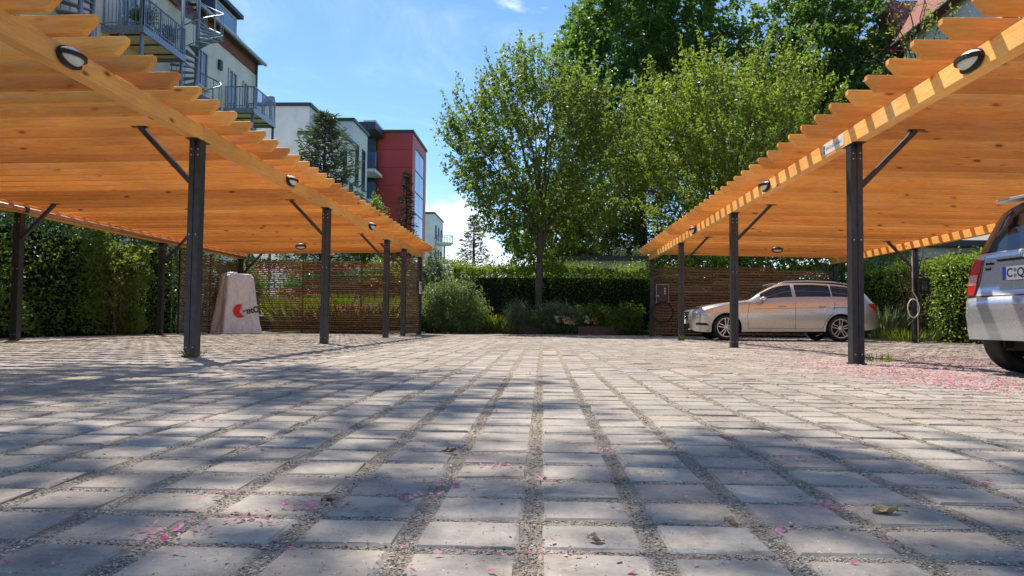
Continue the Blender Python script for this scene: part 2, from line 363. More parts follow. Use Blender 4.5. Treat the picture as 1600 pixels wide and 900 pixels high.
def paver_arrays(jit=1.0):
    c = 0.007
    def ring(ix, iy, z):
        return [(-wx+ix, -wy+iy, z), (wx-ix, -wy+iy, z), (wx-ix, wy-iy, z), (-wx+ix, wy-iy, z)]
    v = np.array(ring(0, 0, -0.05) + ring(0, 0, -0.006) + ring(c, c, 0.0))
    v += rng.normal(size=v.shape)*np.array([0.0030, 0.0030, 0.0008])*jit
    f = [(8, 9, 10, 11)]
    for a in (0, 4):
        for k in range(4): f.append((a+k, a+(k+1) % 4, a+4+(k+1) % 4, a+4+k))
    return v, np.array(f)
kx = np.arange(math.ceil((XA-X0)/PX), math.floor((XB-X0)/PX)); ky = np.arange(math.ceil((YA-Y0)/PY), math.floor((YB-Y0)/PY))
cells = [(X0+(i+0.5)*PX, Y0+(j+0.5)*PY) for j in ky for i in kx]
ct, st_ = math.cos(_y), math.sin(_y)
def in_view(x, y):
    xc = x*ct - y*st_; yc = x*st_ + y*ct
    return yc > 1.08 and abs(xc) < yc*0.70 + 0.12
near = sorted([c for c in cells if in_view(*c)], key=lambda c: c[0]**2 + c[1]**2)[:300]
nearset = set(near)
pmeshes = []
for k in range(6):
    v, f = paver_arrays(); pmeshes.append(raw_mesh('paver', v, f, MAT['paver']))
for x, y in near:
    link('paver', random.choice(pmeshes), pave, (x, y, random.uniform(-0.0035, 0.001)), (random.gauss(0, 0.006), random.gauss(0, 0.006), random.gauss(0, 0.008)))
Vs, Fs = [], []; o = 0
for x, y in cells:
    if (x, y) in nearset: continue
    v, f = paver_arrays(); v = v + [x, y, random.uniform(-0.004, 0.001)]; v[:, 2] += (v[:, 0]-x)*random.gauss(0, 0.008) + (v[:, 1]-y)*random.gauss(0, 0.008)
    Vs.append(v); Fs.append(f+o); o += len(v)
far = link('paver_field', raw_mesh('paver_field', np.concatenate(Vs), np.concatenate(Fs), MAT['paver']), pave); far['kind'] = 'stuff'

# loose grit in the joints of the near paving
def pebbles(n):
    out = []
    u = rng.random(n)
    y = 1.05 + 4.6*u**1.6; x = (rng.random(n)-0.5)*2*(0.72*y+0.15) - 0.04*y
    ax = rng.random(n) < 0.55
    x = np.where(ax, X0 + np.round((x-X0)/PX)*PX + rng.normal(size=n)*JX*0.34, x)
    y = np.where(~ax, Y0 + np.round((y-Y0)/PY)*PY + rng.normal(size=n)*JY*0.34, y)
    stray = rng.random(n) < 0.06
    x += np.where(stray, rng.normal(size=n)*0.06, 0); y += np.where(stray, rng.normal(size=n)*0.06, 0)
    fx = np.abs((x-X0)/PX - np.round((x-X0)/PX))*PX; fy = np.abs((y-Y0)/PY - np.round((y-Y0)/PY))*PY
    injoint = (fx < JX/2) | (fy < JY/2)
    z = np.where(injoint, -0.006, 0.0008)
    s = (0.0010 + 0.0028*rng.random(n)**2.6)*np.where(injoint, 1.0, 0.6)*(1+0.12*np.maximum(y-2, 0))
    octv = np.array([(1, 0, 0), (-1, 0, 0), (0, 1, 0), (0, -1, 0), (0, 0, 0.6), (0, 0, -0.6)], float)
    octf = np.array([(0, 2, 4), (2, 1, 4), (1, 3, 4), (3, 0, 4), (2, 0, 5), (1, 2, 5), (3, 1, 5), (0, 3, 5)])
    t = rng.random(n)*6.28; cs, sn = np.cos(t), np.sin(t)
    sc = s[:, None, None]*(0.6 + 0.8*rng.random((n, 1, 3)))*octv[None]*(0.75+0.5*rng.random((n, 6, 1)))
    V = np.stack([sc[..., 0]*cs[:, None]-sc[..., 1]*sn[:, None]+x[:, None], sc[..., 0]*sn[:, None]+sc[..., 1]*cs[:, None]+y[:, None], sc[..., 2]+(z+s*0.4)[:, None]], -1)
    F = (octf[None] + np.arange(n)[:, None, None]*6).reshape(-1, 3)
    return V.reshape(-1, 3), F, np.repeat(rng.random(n), 6)
def attr_mat(name, stops, rough=0.9, spec=0.25, trans=0.0):
    m, nt, b = newmat(name); at = N(nt, 'ShaderNodeAttribute', attribute_name='v')
    r = ramp(nt, at.outputs['Fac'], stops); nt.links.new(r.outputs[0], b.inputs['Base Color'])
    b.inputs['Roughness'].default_value = rough; b.inputs['Specular IOR Level'].default_value = spec
    if trans:
        tr = N(nt, 'ShaderNodeBsdfTranslucent'); nt.links.new(r.outputs[0], tr.inputs['Color'])
        ms = N(nt, 'ShaderNodeMixShader'); ms.inputs[0].default_value = trans
        nt.links.new(b.outputs[0], ms.inputs[1]); nt.links.new(tr.outputs[0], ms.inputs[2]); nt.links.new(ms.outputs[0], nt.nodes['Material Output'].inputs[0])
    return m
V, F, A = pebbles(80000)
tag(link('gravel', raw_mesh('gravel', V, F, attr_mat('grit', [(0, (0.13, 0.10, 0.075)), (0.45, (0.34, 0.28, 0.22)), (0.85, (0.48, 0.41, 0.34)), (1, (0.60, 0.54, 0.47))]), A)),
    'fine brown and grey grit lying in the paving joints', 'gravel', kind='stuff')

# fallen pink blossom
def petals(P, size):
    n = len(P); t = rng.random(n)*6.28; L = size*(0.5+0.9*rng.random(n)); W = L*(0.35+0.3*rng.random(n))
    d = np.stack([np.cos(t), np.sin(t), rng.normal(size=n)*0.25], 1); r = np.stack([-np.sin(t), np.cos(t), rng.normal(size=n)*0.3], 1)
    lift = np.array([0, 0, 1.0])*(L*0.35*rng.random(n))[:, None]
    a = P - d*L[:, None]/2; b = P + r*W[:, None]/2 + lift*0.4; c = P + d*L[:, None]/2 + lift; e = P - r*W[:, None]/2 + lift*0.6
    V = np.stack([a, b, c, e], 1); V[..., 2] = np.maximum(V[..., 2], 0.0015)
    i = np.arange(n)[:, None]*4
    return V.reshape(-1, 3), np.concatenate([i+[0, 1, 2], i+[0, 2, 3]], 1).reshape(-1, 3), np.repeat(rng.random(n), 4)
pts = []
def cluster(cx, cy, sx, sy, n):
    pts.append(np.stack([cx + rng.normal(size=n)*sx, cy + rng.normal(size=n)*sy, np.full(n, 0.002)], 1))
for cx, cy, n in [(-0.62, 1.50, 26), (-0.50, 1.62, 30), (-0.70, 1.40, 22), (-0.30, 1.72, 24), (-0.24, 1.85, 26), (-0.10, 2.10, 18), (0.02, 1.93, 14), (0.0, 1.34, 12),
                  (-0.75, 1.70, 14), (0.47, 1.52, 10), (0.62, 1.70, 16), (0.30, 2.05, 12), (0.55, 2.05, 14), (0.75, 2.3, 12), (0.9, 2.4, 10), (0.18, 2.4, 10), (-0.9, 2.3, 14), (-1.3, 2.9, 16), (1.1, 2.0, 10)]:
    cluster(cx, cy, 0.04, 0.028, int(n*1.7))
n = 420; yy = 1.2 + 6*rng.random(n)**1.5; pts.append(np.stack([(rng.random(n)-0.5)*1.5*yy, yy, np.full(n, 0.002)], 1))
V, F, A = petals(np.concatenate(pts), 0.015)
PINK = attr_mat('pink_petal', [(0, (0.52, 0.09, 0.22)), (0.4, (0.62, 0.21, 0.33)), (0.7, (0.66, 0.40, 0.44)), (0.88, (0.58, 0.42, 0.34)), (1, (0.40, 0.26, 0.18))], 0.7, 0.3, 0.25)
tag(link('petals', raw_mesh('petals', V, F, PINK, A)), 'pink fallen petals strewn over the near paving', 'petals', kind='stuff')
pts = []
for cx, cy, sx, sy, n in [(3.05, 5.4, 0.35, 0.7, 2100), (3.0, 6.8, 0.5, 0.7, 1700), (4.0, 8.0, 0.9, 0.8, 2000), (5.6, 9.0, 1.2, 1.0, 1500), (2.6, 8.6, 0.7, 1.2, 700), (5.5, 13, 1.5, 2.5, 1300), (5.5, 17.2, 1.6, 0.5, 700), (7.5, 11, 0.8, 3, 600)]:
    cluster(cx, cy, sx, sy, n)
n = 2600; yy = 4 + 19*rng.random(n); pts.append(np.stack([-3 + 9*rng.random(n)**0.7, yy, np.full(n, 0.002)], 1))
V, F, A = petals(np.concatenate(pts), 0.022)
tag(link('petals', raw_mesh('petals', V, F, PINK, A)), 'pink fallen blossom drifted under the carport with the two cars', 'petals', kind='stuff')

# single dry leaves
def dry_leaf(loc, L, rz, label, curl, col, stem=True):
    t = thing('dry_leaf', label, 'leaf', loc, rz, 'dry leaves on the near paving')
    nx, ny = 9, 7; V = []
    for i in range(nx):
        u = i/(nx-1); w = L*0.30*math.sin(math.pi*min(1, u*0.96+0.03))**0.7*(1+0.1*math.sin(u*21+rz))
        for j in range(ny):
            q = j/(ny-1)*2-1
            V.append((L*(u-0.5), w*q, 0.003 + 0.55*curl*L*(abs(q)**1.6*0.45*(0.6+0.6*u) + 0.30*(u-0.35)**2) + 0.004*math.sin(u*9+q*4)))
    F = [(i*ny+j, (i+1)*ny+j, (i+1)*ny+j+1, i*ny+j+1) for i in range(nx-1) for j in range(ny-1)]
    mb = MB(); mb.add(V, F, True); mb.build('blade', col, t)
    if stem:
        mb = MB(); mb.tube([(L*0.47, 0, 0.006), (L*0.7, L*0.03, 0.006), (L*0.95, L*0.10, 0.003)], 0.0011, 5); mb.build('stem', MAT['timber'], t)
LT = plain('tan_leaf', (0.50, 0.33, 0.15), 0.7, 0, 0.3, 60); LB = plain('pale_leaf', (0.50, 0.38, 0.25), 0.75, 0, 0.3, 60); LD = plain('brown_leaf', (0.22, 0.13, 0.08), 0.75, 0, 0.3, 60)
dry_leaf((0.73, 1.65, 0), 0.055, 0.05, 'large tan curled leaf with a long stem on the near paving', 0.8, LT)
dry_leaf((0.10, 1.40, 0), 0.032, 2.9, 'small pale dry leaf nearest the bottom edge of the paving', 0.9, LB, False)
dry_leaf((0.38, 1.53, 0), 0.034, 2.7, 'folded pale leaf lying in a gravel joint beside pink petals', 1.2, LB, False)
dry_leaf((0.19, 1.93, 0), 0.036, -0.3, 'folded beige leaf in the joint crossing right of centre', 1.2, LB, False)
dry_leaf((-0.28, 2.30, 0), 0.04, 0.4, 'small brown crumpled leaf lying farther up the paving', 0.9, LD, False)
dry_leaf((-0.47, 1.66, 0), 0.032, 0.1, 'dark shrivelled leaf scrap beside pink petals', 0.5, LD, False)

# ================================================================== CARPORTS
ZB, ZT = 2.283, 2.589            # underside of the beam, top of the rafters
def post_meshes():
    out = {}
    mb = MB(); H = ZB-0.008
    for sx in (-1, 1):             # two channels back to back, webs 12 mm apart
        prof = [(sx*0.006, -0.062), (sx*0.060, -0.062), (sx*0.060, -0.054), (sx*0.014, -0.054), (sx*0.014, 0.054), (sx*0.060, 0.054), (sx*0.060, 0.062), (sx*0.006, 0.062)]
        if sx < 0: prof = prof[::-1]
        mb.prism(prof, 'z', 0.012, H)
    mb.box(-0.0545, 0.0545, -0.0535, -0.050, 0.012, H); mb.box(-0.0545, 0.0545, 0.050, 0.0535, 0.012, H)   # closing strips
    mb.box(-0.0585, -0.0545, -0.0535, 0.0535, 0.012, H); mb.box(0.0545, 0.0585, -0.0535, 0.0535, 0.012, H)
    out['post'] = mb.mesh('post', MAT['steel'])
    mb = MB(); mb.box(-0.075, 0.075, -0.078, 0.078, 0.0, 0.012); out['base_plate'] = mb.mesh('base_plate', MAT['steel'])
    mb = MB(); mb.box(-0.065, 0.065, -0.15, 0.15, H-0.002, H+0.006); mb.prism([(-0.062, H-0.09), (-0.062, H-0.002), (-0.14, H-0.002)], 'x', -0.004, 0.004); mb.prism([(0.062, H-0.09), (0.14, H-0.002), (0.062, H-0.002)], 'x', -0.004, 0.004)
    out['head_plate'] = mb.mesh('head_plate', MAT['steel'])
    mb = MB(); mb.lathe([(0.0, 0.008), (0.008, 0.007), (0.009, 0.0)], 6, Matrix.Rotation(R(90), 4, 'X')); out['bolt'] = mb.mesh('bolt', MAT['bolt'])
    return out
PM = post_meshes()
def put_post(parent, x, y, h=1.0):
    p = link('post', PM['post'], parent, (x, y, 0)); p.scale = (1, 1, h)
    link('base_plate', PM['base_plate'], p, (0, 0, 0.0)); link('head_plate', PM['head_plate'], p)
    for z in (0.10, 1.28, 2.12, 2.18):
        for sx in (-0.035, 0.035): link('bolt', PM['bolt'], p, (sx, -0.0635, z))
    return p
def carport(label, s, xf, xr, posts, rearposts, y0, y1, yfirst, zr):
    """s = +1 when the rear lies towards +X"""
    t = thing('carport', label, 'carport', ((xf+xr)/2, (y0+y1)/2, 0), 0, 'timber carports')
    ox, oy = t.location.x, t.location.y
    drop = (zr-ZB)                                  # the rear beam sits a little lower
    tipf, tipr = xf - s*0.415, xr + s*0.32
    for y in posts: put_post(t, xf-ox, y-oy)
    for y in rearposts: put_post(t, xr-ox, y-oy, zr/ZB)
    # beams in bolted lengths
    cuts = [y0] + [p for p in posts if y0+1 < p < y1-1] + [y1]
    for x, zb, nm in ((xf, ZB, 'front_beam'), (xr, zr, 'rear_beam')):
        for a, b in zip(cuts[:-1], cuts[1:]):
            if abs(a-b) < 2.2 and nm == 'front_beam' and a > 15: pass
            mb = MB(); mb.box(-0.06, 0.06, -(b-a)/2+0.0015, (b-a)/2-0.0015, 0.0, 0.164)
            link(nm, bevel(mb.mesh(nm, MAT['wood_y']), 0.004), t, (x-ox, (a+b)/2-oy, zb))
    # rafters: chamfered noses over the front beam
    L = abs(tipr-tipf); h, w = 0.140, 0.07
    prof = [(0, h), (0, h*0.66), (0.085, 0.0), (L-0.085, 0.0), (L, h*0.66), (L, h)]
    mb = MB(); mb.prism([(s*u, v) for u, v in prof], 'y', -w/2, w/2)
    rm = bevel(mb.mesh('rafter', MAT['wood_x']), 0.004)
    y = yfirst
    while y - 0.415 > y0 - 0.05: y -= 0.415
    k = 0
    while y < y1 - 0.15:
        o = link('rafter', rm, t, (tipf-ox, y-oy, ZT-h+random.uniform(-0.002, 0.002)))
        o.rotation_euler = (random.gauss(0, 0.004), math.atan2(-drop, L)*(1 if s > 0 else -1), random.gauss(0, 0.0012))
        y += 0.415; k += 1
    # knee braces running inwards from every post
    mb = MB()
    for xs, ps, zb, dr in ((xf, posts, ZB, s), (xr, rearposts, zr, -s)):
        for yp in ps:
            mb = MB(); a = (xs+dr*0.06-ox, yp-oy-0.012, zb-0.44); b = (xs+dr*0.62-ox, yp-oy-0.012, zb+0.15+(drop*0.1 if dr == s else -drop*0.1))
            mb.bar(a, b, 0.05, 0.062, (0, 1, 0)); mb.bar((b[0]-dr*0.07, b[1], b[2]+0.004), (b[0]+dr*0.09, b[1], b[2]+0.004), 0.07, 0.008)
            mb.build('brace', MAT['steel'], t)
    return t
XL, XLR, XR_, XRR = -3.672, -9.078, 3.233, 8.609
cpl = carport('long orange timber carport sheltering the white wrapped bundle', -1, XL, XLR, [2.95, 7.75, 12.52, 17.45, 19.62, 22.17], [3.0, 8.0, 12.6, 17.5, 22.17], 2.4, 22.42, 5.24, 2.19)
cpr = carport('long orange timber carport sheltering the two silver cars', 1, XR_, XRR, [3.0, 7.92, 12.89, 17.77, 22.51], [3.0, 7.92, 12.89, 17.77, 22.51], 2.4, 22.76, 5.40, 2.19)
ox, oy = cpl.location.x, cpl.location.y
mb = MB(); mb.tube([(XLR-ox+0.10, 8.1-oy, 2.255), (XLR-ox+0.10, 15-oy, 2.25), (XLR-ox+0.10, 22.3-oy, 2.255)], 0.042, 10); mb.build('drain_pipe', MAT['copper'], cpl)
mb = MB(); mb.tube([(XLR-ox+0.10, 12.55-oy, 2.255), (XLR-ox+0.10, 12.64-oy, 2.255)], 0.052, 10); mb.build('pipe_collar', MAT['steel'], cpl)

# bulkhead lamps
def lamp_meshes():
    out = {}
    mb = MB(); n = 20                                    # oval back ring
    def oval(a, b): return [(a*math.cos(2*math.pi*k/n), b*math.sin(2*math.pi*k/n)) for k in range(n)]
    mb.prism(oval(0.135, 0.078), 'y', -0.018, 0.0)
    out['back'] = mb.mesh('back_ring', MAT['lampblack'])
    mb = MB(); V = []; F = []
    for i in range(7):
        q = i/6*math.pi/2
        V += [(0.128*math.cos(q)*math.cos(2*math.pi*k/n), -0.016-0.085*math.sin(q), 0.071*math.cos(q)*math.sin(2*math.pi*k/n)) for k in range(n)]
    F = [(i*n+k, i*n+(k+1) % n, (i+1)*n+(k+1) % n, (i+1)*n+k) for i in range(6) for k in range(n)]
    mb.add(V, F, True); out['lens'] = mb.mesh('lens', MAT['lamplens'])
    mb = MB(); pts = [(0.138*math.cos(t), -0.012-0.095*math.sin(t), 0.004) for t in [math.pi*k/14 for k in range(15)]]
    for a, b in zip(pts[:-1], pts[1:]): mb.bar(a, b, 0.030, 0.030)
    pts = [(0.132*math.cos(t), -0.014-0.02*math.sin(t), -0.076*math.sin(t)) for t in [math.pi*k/14 for k in range(15)]]
    for a, b in zip(pts[:-1], pts[1:]): mb.bar(a, b, 0.028, 0.030)
    out['trim'] = mb.mesh('eyelid_trim', MAT['lampblack'])
    mb = MB(); V = []; m_ = 12
    for i in range(7):
        q = i/6*math.pi/2
        V += [(0.134*math.cos(q)*math.cos(math.pi*k/m_), -0.016-0.092*math.sin(q), 0.006+0.077*math.cos(q)*math.sin(math.pi*k/m_)) for k in range(m_+1)]
    mb.add(V, [(i*(m_+1)+k, i*(m_+1)+k+1, (i+1)*(m_+1)+k+1, (i+1)*(m_+1)+k) for i in range(6) for k in range(m_)], True); out['hood'] = mb.mesh('hood', MAT['lampblack'])
    return out
LM = lamp_meshes()
def wall_lamp(loc, rz, label, hood=False):
    t = thing('wall_lamp', label, 'lamp', loc, rz, 'bulkhead lamps on the carports')
    link('back_ring', LM['back'], t); link('lens', LM['lens'], t); link('eyelid_trim', LM['trim'], t); t.scale = (1.0, 1.0, 1.0)
    if hood: link('hood', LM['hood'], t)
zl = ZB+0.085
for y, w in ((5.46, 'nearest the camera'), (10.45, 'second along the driveway'), (15.45, 'third along the driveway')):
    wall_lamp((XL+0.0615, y, zl), R(90), 'oval black bulkhead lamp on the beam over the white bundle carport, '+w)
for y, w in ((5.62, 'nearest the camera'), (10.75, 'second along the driveway'), (15.85, 'third along the driveway')):
    wall_lamp((XR_-0.0615, y, zl), R(-90), 'oval black bulkhead lamp on the beam over the cars, '+w)
wall_lamp((-6.45, 19.70, 2.345), 0, 'oval black lamp under the ceiling in front of the white bundle', True)
wall_lamp((6.05, 19.70, 2.335), 0, 'oval black lamp under the ceiling above the silver estate car', True)
for x in (-6.45, 6.05):
    pass

# sign on the beam
t = thing('sign_plate', 'white house sign with blue mark screwed to the timber beam', 'sign', (XR_-0.0605, 8.33, ZB+0.09), R(-90))
mb = MB(); mb.box(-0.30, 0.30, -0.004, 0.0, -0.062, 0.062); mb.build('plate', MAT['white'], t)
mb = MB(); mb.prism([(-0.262, -0.045), (-0.232, -0.045), (-0.232, -0.002), (-0.262, -0.002)], 'y', -0.0055, -0.0042); mb.build('dark_mark', MAT['ink'], t)
mb = MB(); mb.prism([(-0.27, 0.005), (-0.225, 0.005), (-0.225, 0.045), (-0.262, 0.045)], 'y', -0.0055, -0.0042); mb.build('blue_mark', MAT['blue'], t)
mb = MB()                                               # the word itself cannot be made out: a row of letter strokes
x = -0.19
while x < 0.25:
    hh = random.choice((0.03, 0.03, 0.045)); mb.box(x, x+0.008, -0.0055, -0.0042, -0.02, -0.02+hh)
    if random.random() < 0.6: mb.box(x+0.008, x+0.02, -0.0055, -0.0042, -0.02+random.choice((0.0, 0.012, 0.024)), -0.014+random.choice((0.012, 0.018, 0.024)))
    x += 0.03
mb.build('lettering', plain('grey_print', (0.22, 0.22, 0.24), 0.5), t)

# ================================================================== SLAT FENCES
def fence(label, p0, p1, ztop, pitch, hs, mat, nseg, posts=True, braces=(), face=1):
    p0, p1 = Vector((*p0, 0)), Vector((*p1, 0)); d = p1-p0; L = d.length; rz = math.atan2(d.y, d.x)
    t = thing('slat_fence', label, 'fence', p0, rz, 'brown slat fences at the end of the court')
    sl = L/nseg
    mb = MB(); mb.box(0.004, sl-0.004, -0.011, 0.011, 0, hs); me = bevel(mb.mesh('slat', mat), 0.003)
    for i in range(nseg):
        z = 0.07; top = ztop - (0.05 if i == nseg-1 and nseg > 1 else 0.0)
        while z + hs < top:
            o = link('slat', me, t, (i*sl, random.gauss(0, 0.0015), z + random.gauss(0, 0.002)), (0, random.gauss(0, 0.0008), 0)); z += pitch
    for i in range(nseg+1):
        mb = MB(); mb.box(-0.02, 0.02, 0.013*face, 0.055*face, 0, ztop+0.01); mb.build('post', MAT['steel'], t, (min(max(i*sl, 0.036), L-0.036), 0, 0))
    for a, za, b, zb in braces:
        mb = MB(); mb.bar((a, 0.035*face, za), (b, 0.035*face, zb), 0.035, 0.045, (0, 1, 0)); mb.build('brace', MAT['slat_r'], t)
    return t
fence('tall brown slat fence closing the end behind the white bundle', (XLR+0.08, 22.30), (XL-0.02, 22.30), 2.17, 0.066, 0.033, MAT['slat'], 3, braces=((0.4, 1.95, 2.3, 0.35), (5.0, 1.6, 3.3, 0.2)))
fence('short slat fence carrying the white paper notice beside the shrub', (XL, 19.72), (XL, 22.10), 2.15, 0.066, 0.040, MAT['slat'], 1, face=1)
fence('short slat fence between the white bundle and the dark hedge', (XLR-0.09, 18.6), (XLR-0.09, 22.2), 2.14, 0.066, 0.036, MAT['slat'], 2, face=1)
fence('brown slat fence behind the silver estate car', (XR_+0.05, 22.68), (XRR-0.02, 22.68), 2.10, 0.078, 0.056, MAT['slat_r'], 3, braces=((0.2, 1.9, 1.9, 0.4),))
t = thing('notice_sheet', 'white paper notice fixed to the short slat fence', 'notice', (XL+0.075, 21.83, 1.36), R(90))
mb = MB(); mb.box(-0.20, 0.20, -0.008, 0.0, -0.18, 0.18); mb.build('sheet', MAT['white'], t)
mb = MB()
for k in range(6): mb.box(-0.15, 0.15-0.05*(k % 3), -0.0095, -0.0082, 0.02-k*0.028, 0.03-k*0.028)
mb.build('lettering', plain('notice_print', (0.25, 0.25, 0.27), 0.6), t)
mb = MB(); mb.box(-0.06, 0.14, -0.0095, -0.0082, 0.08, 0.14); mb.build('heading', MAT['ink'], t)
# ================================================================== PLANTS
LF = {}
LF['cherry'] = leafmat('cherry_leaf', (0.050, 0.105, 0.028), (0.135, 0.215, 0.042), 0.48, (0.38, 0.54, 0.06))
LF['lime'] = leafmat('lime_leaf', (0.075, 0.145, 0.024), (0.21, 0.275, 0.04), 0.50, (0.45, 0.60, 0.06))
LF['chest'] = leafmat('chestnut_leaf', (0.034, 0.090, 0.022), (0.085, 0.17, 0.034), 0.42, (0.32, 0.54, 0.05))
LF['dark'] = leafmat('dark_hedge_leaf', (0.042, 0.10, 0.028), (0.115, 0.205, 0.045), 0.38, (0.34, 0.55, 0.06), 0.34)
LF['hedge'] = leafmat('privet_leaf', (0.06, 0.125, 0.022), (0.15, 0.24, 0.035), 0.45, (0.50, 0.68, 0.05), 0.36)
LF['fresh'] = leafmat('fresh_leaf', (0.06, 0.12, 0.02), (0.15, 0.22, 0.035), 0.42, (0.46, 0.58, 0.05))
LF['grey'] = leafmat('grey_green_leaf', (0.11, 0.165, 0.10), (0.21, 0.28, 0.17), 0.32, (0.32, 0.45, 0.18))
LF['bush'] = leafmat('bush_leaf', (0.085, 0.15, 0.055), (0.18, 0.27, 0.10), 0.38, (0.38, 0.55, 0.14))
LF['spruce'] = leafmat('spruce_needle', (0.07, 0.12, 0.07), (0.15, 0.21, 0.125), 0.25, (0.22, 0.32, 0.12), 0.5)
LF['spire'] = leafmat('dark_needle', (0.018, 0.045, 0.022), (0.045, 0.09, 0.04), 0.1, (0.06, 0.1, 0.04), 0.5)
LF['grass'] = leafmat('grass_blade', (0.07, 0.13, 0.02), (0.18, 0.24, 0.04), 0.35, (0.45, 0.55, 0.05))
LF['white'] = leafmat('white_blossom', (0.62, 0.62, 0.52), (0.80, 0.79, 0.70), 0.3, (0.8, 0.8, 0.7), 0.6)
LF['yellow'] = leafmat('yellow_blossom', (0.75, 0.42, 0.03), (0.80, 0.58, 0.08), 0.3, (0.8, 0.6, 0.1), 0.6)

def bez(a, b, m, n):
    t = np.linspace(0, 1, n)[:, None]; return (1-t)**2*a + 2*t*(1-t)*m + t*t*b
def in_ellipsoid(n, c, r, shell=0.0, zmin=None, pw=1.0, gaps=0.0, seed=0):
    P = np.empty((0, 3))
    while len(P) < n:
        q = unit(rng.normal(size=(n*2, 3)))*(shell + (1-shell)*rng.random((n*2, 1))**(1/2.6))
        q = c + q*r
        if zmin is not None: q = q[q[:, 2] > zmin]
        if gaps:                                  # clumps and holes from a few random lobes
            g = np.sin(q[:, 0]*1.9+seed)*np.sin(q[:, 1]*1.7+seed*2)*np.sin(q[:, 2]*2.3+seed*3)
            q = q[g > -gaps*rng.random(len(q))]
        P = np.concatenate([P, q])
    return P[:n]
def woody(name, label, cat, base, trunk_h, trunk_r, c, r, leaf, lsize, n_limb=9, n_sec=90, n_twig=700, per=22, twig_len=0.75, up=0.55, lean=(0, 0), group=None, bark='bark', width=0.5, spread=0.6, droop=0.25, gaps=0.0, seed=0, zmin=None, shell=0.15, lim_sides=7, leafpart='crown', stems=1, val=None, jitter=0.05, shoots=0, shoot_len=1.3, lump=0.0):
    base = np.array(base, float); c = np.array(c, float); r = np.array(r, float)
    t = thing(name, label, cat, tuple(base), 0, group)
    mb = MB(); nodes = []; rads = []
    fork = base + [lean[0], lean[1], trunk_h]
    if trunk_h > 0.3:
        mb.tube([fork-base, fork-base+[0.02, 0, trunk_h*0.25], fork-base+[-0.03, 0.02, trunk_h*0.55]], [trunk_r*0.95, trunk_r*0.7, trunk_r*0.35], 10)
        tp = [base + [0, 0, -0.05], base + [0, 0, trunk_h*0.08], base + np.array([lean[0]*0.4, lean[1]*0.4, trunk_h*0.5]), fork]
        mb.tube([p-base for p in tp], [trunk_r*1.35, trunk_r*1.08, trunk_r*0.98, trunk_r*0.95], 12)
    tg = unit(rng.normal(size=(n_limb, 3)) + [0, 0, 0.5])
    ang = np.arange(n_limb)*2.399 + seed
    el = np.linspace(0.15, 1.35, n_limb)
    tg = np.stack([np.cos(ang)*np.cos(el), np.sin(ang)*np.cos(el), np.sin(el)*0.95-0.1], 1)
    LN = []
    for k in range(n_limb):
        a = fork + np.array([0, 0, -0.0 + 0.10*trunk_h*(k % 5)]) if stems == 1 else base + np.array([rng.normal()*0.15*r[0], rng.normal()*0.15*r[1], 0])
        b = c + tg[k]*r*0.88
        m = a + (b-a)*np.array([0.30, 0.30, 0.62])
        pth = bez(a, b, m, 9); pth[1:-1] += rng.normal(size=(7, 3))*0.04*np.linalg.norm(b-a)/4
        r0 = trunk_r*(0.42 if stems == 1 else 0.5); rr = np.linspace(r0, 0.012, 9)
        mb.tube(pth-base, rr, lim_sides); LN.append((pth, rr))
    LP = np.concatenate([p[2:] for p, _ in LN]); LR = np.concatenate([q[2:] for _, q in LN])
    ST = in_ellipsoid(n_sec, c, r*0.86, shell, zmin, gaps=gaps, seed=seed); SP = [LP]
    for q in ST:
        dist = np.linalg.norm(LP - q, axis=1) + 0.8*np.maximum(0, LP[:, 2]-q[2]); i = int(np.argmin(dist)); a = LP[i]
        m = a + (q-a)*np.array([0.45, 0.45, 0.6]) + rng.normal(size=3)*0.06
        pth = bez(a, q, m, 6); mb.tube(pth-base, np.linspace(max(0.010, min(LR[i]*0.6, 0.03)), 0.006, 6), 5); SP.append(pth[1:])
    SP = np.concatenate(SP)
    TT = in_ellipsoid(n_twig, c, r, shell, zmin, gaps=gaps, seed=seed)
    if lump:
        q = (TT-c)/r; a = np.arctan2(q[:, 1], q[:, 0]); e = q[:, 2]
        TT = c + (TT-c)*(1 + lump*(0.6*np.sin(a*3+seed)+0.5*np.sin(a*5+e*4+seed*2)+0.5*np.sin(e*6+a*2+seed)))[:, None]
        if zmin is not None: TT = TT[TT[:, 2] > zmin-0.3]
    LPs, LDs = [], []
    for q in TT:
        i = int(np.argmin(np.linalg.norm(SP-q, axis=1))); a = SP[i]
        d = q-a; L = np.linalg.norm(d)
        if L < 0.05: continue
        out = (q-c)/r; out = out/max(np.linalg.norm(out), 1e-6)
        dirn = d/L*0.55 + out*0.35 + np.array([0, 0, up])
        dirn /= np.linalg.norm(dirn); tl = twig_len*(0.5+0.9*rng.random())
        mid = q - dirn*tl*0.15
        b = q + dirn*tl*0.55
        pth = np.stack([a, a + (mid-a)*0.55 + [0, 0, 0.02], mid, b])
        mb.tube(pth-base, [0.008, 0.006, 0.005, 0.002], 3, caps=False)
        n = max(4, int(per*(0.6+0.8*rng.random()))); s = rng.random(n)
        cut = 0.22
        pos = np.where((s < cut)[:, None], a + (mid-a)*(0.5+0.5*s/cut)[:, None], mid + (b-mid)*((s-cut)/(1-cut))[:, None])
        LPs.append(pos + rng.normal(size=(n, 3))*jitter); LDs.append(np.repeat((dirn*0.6 + out*0.2)[None], n, 0) + rng.normal(size=(n, 3))*0.5)
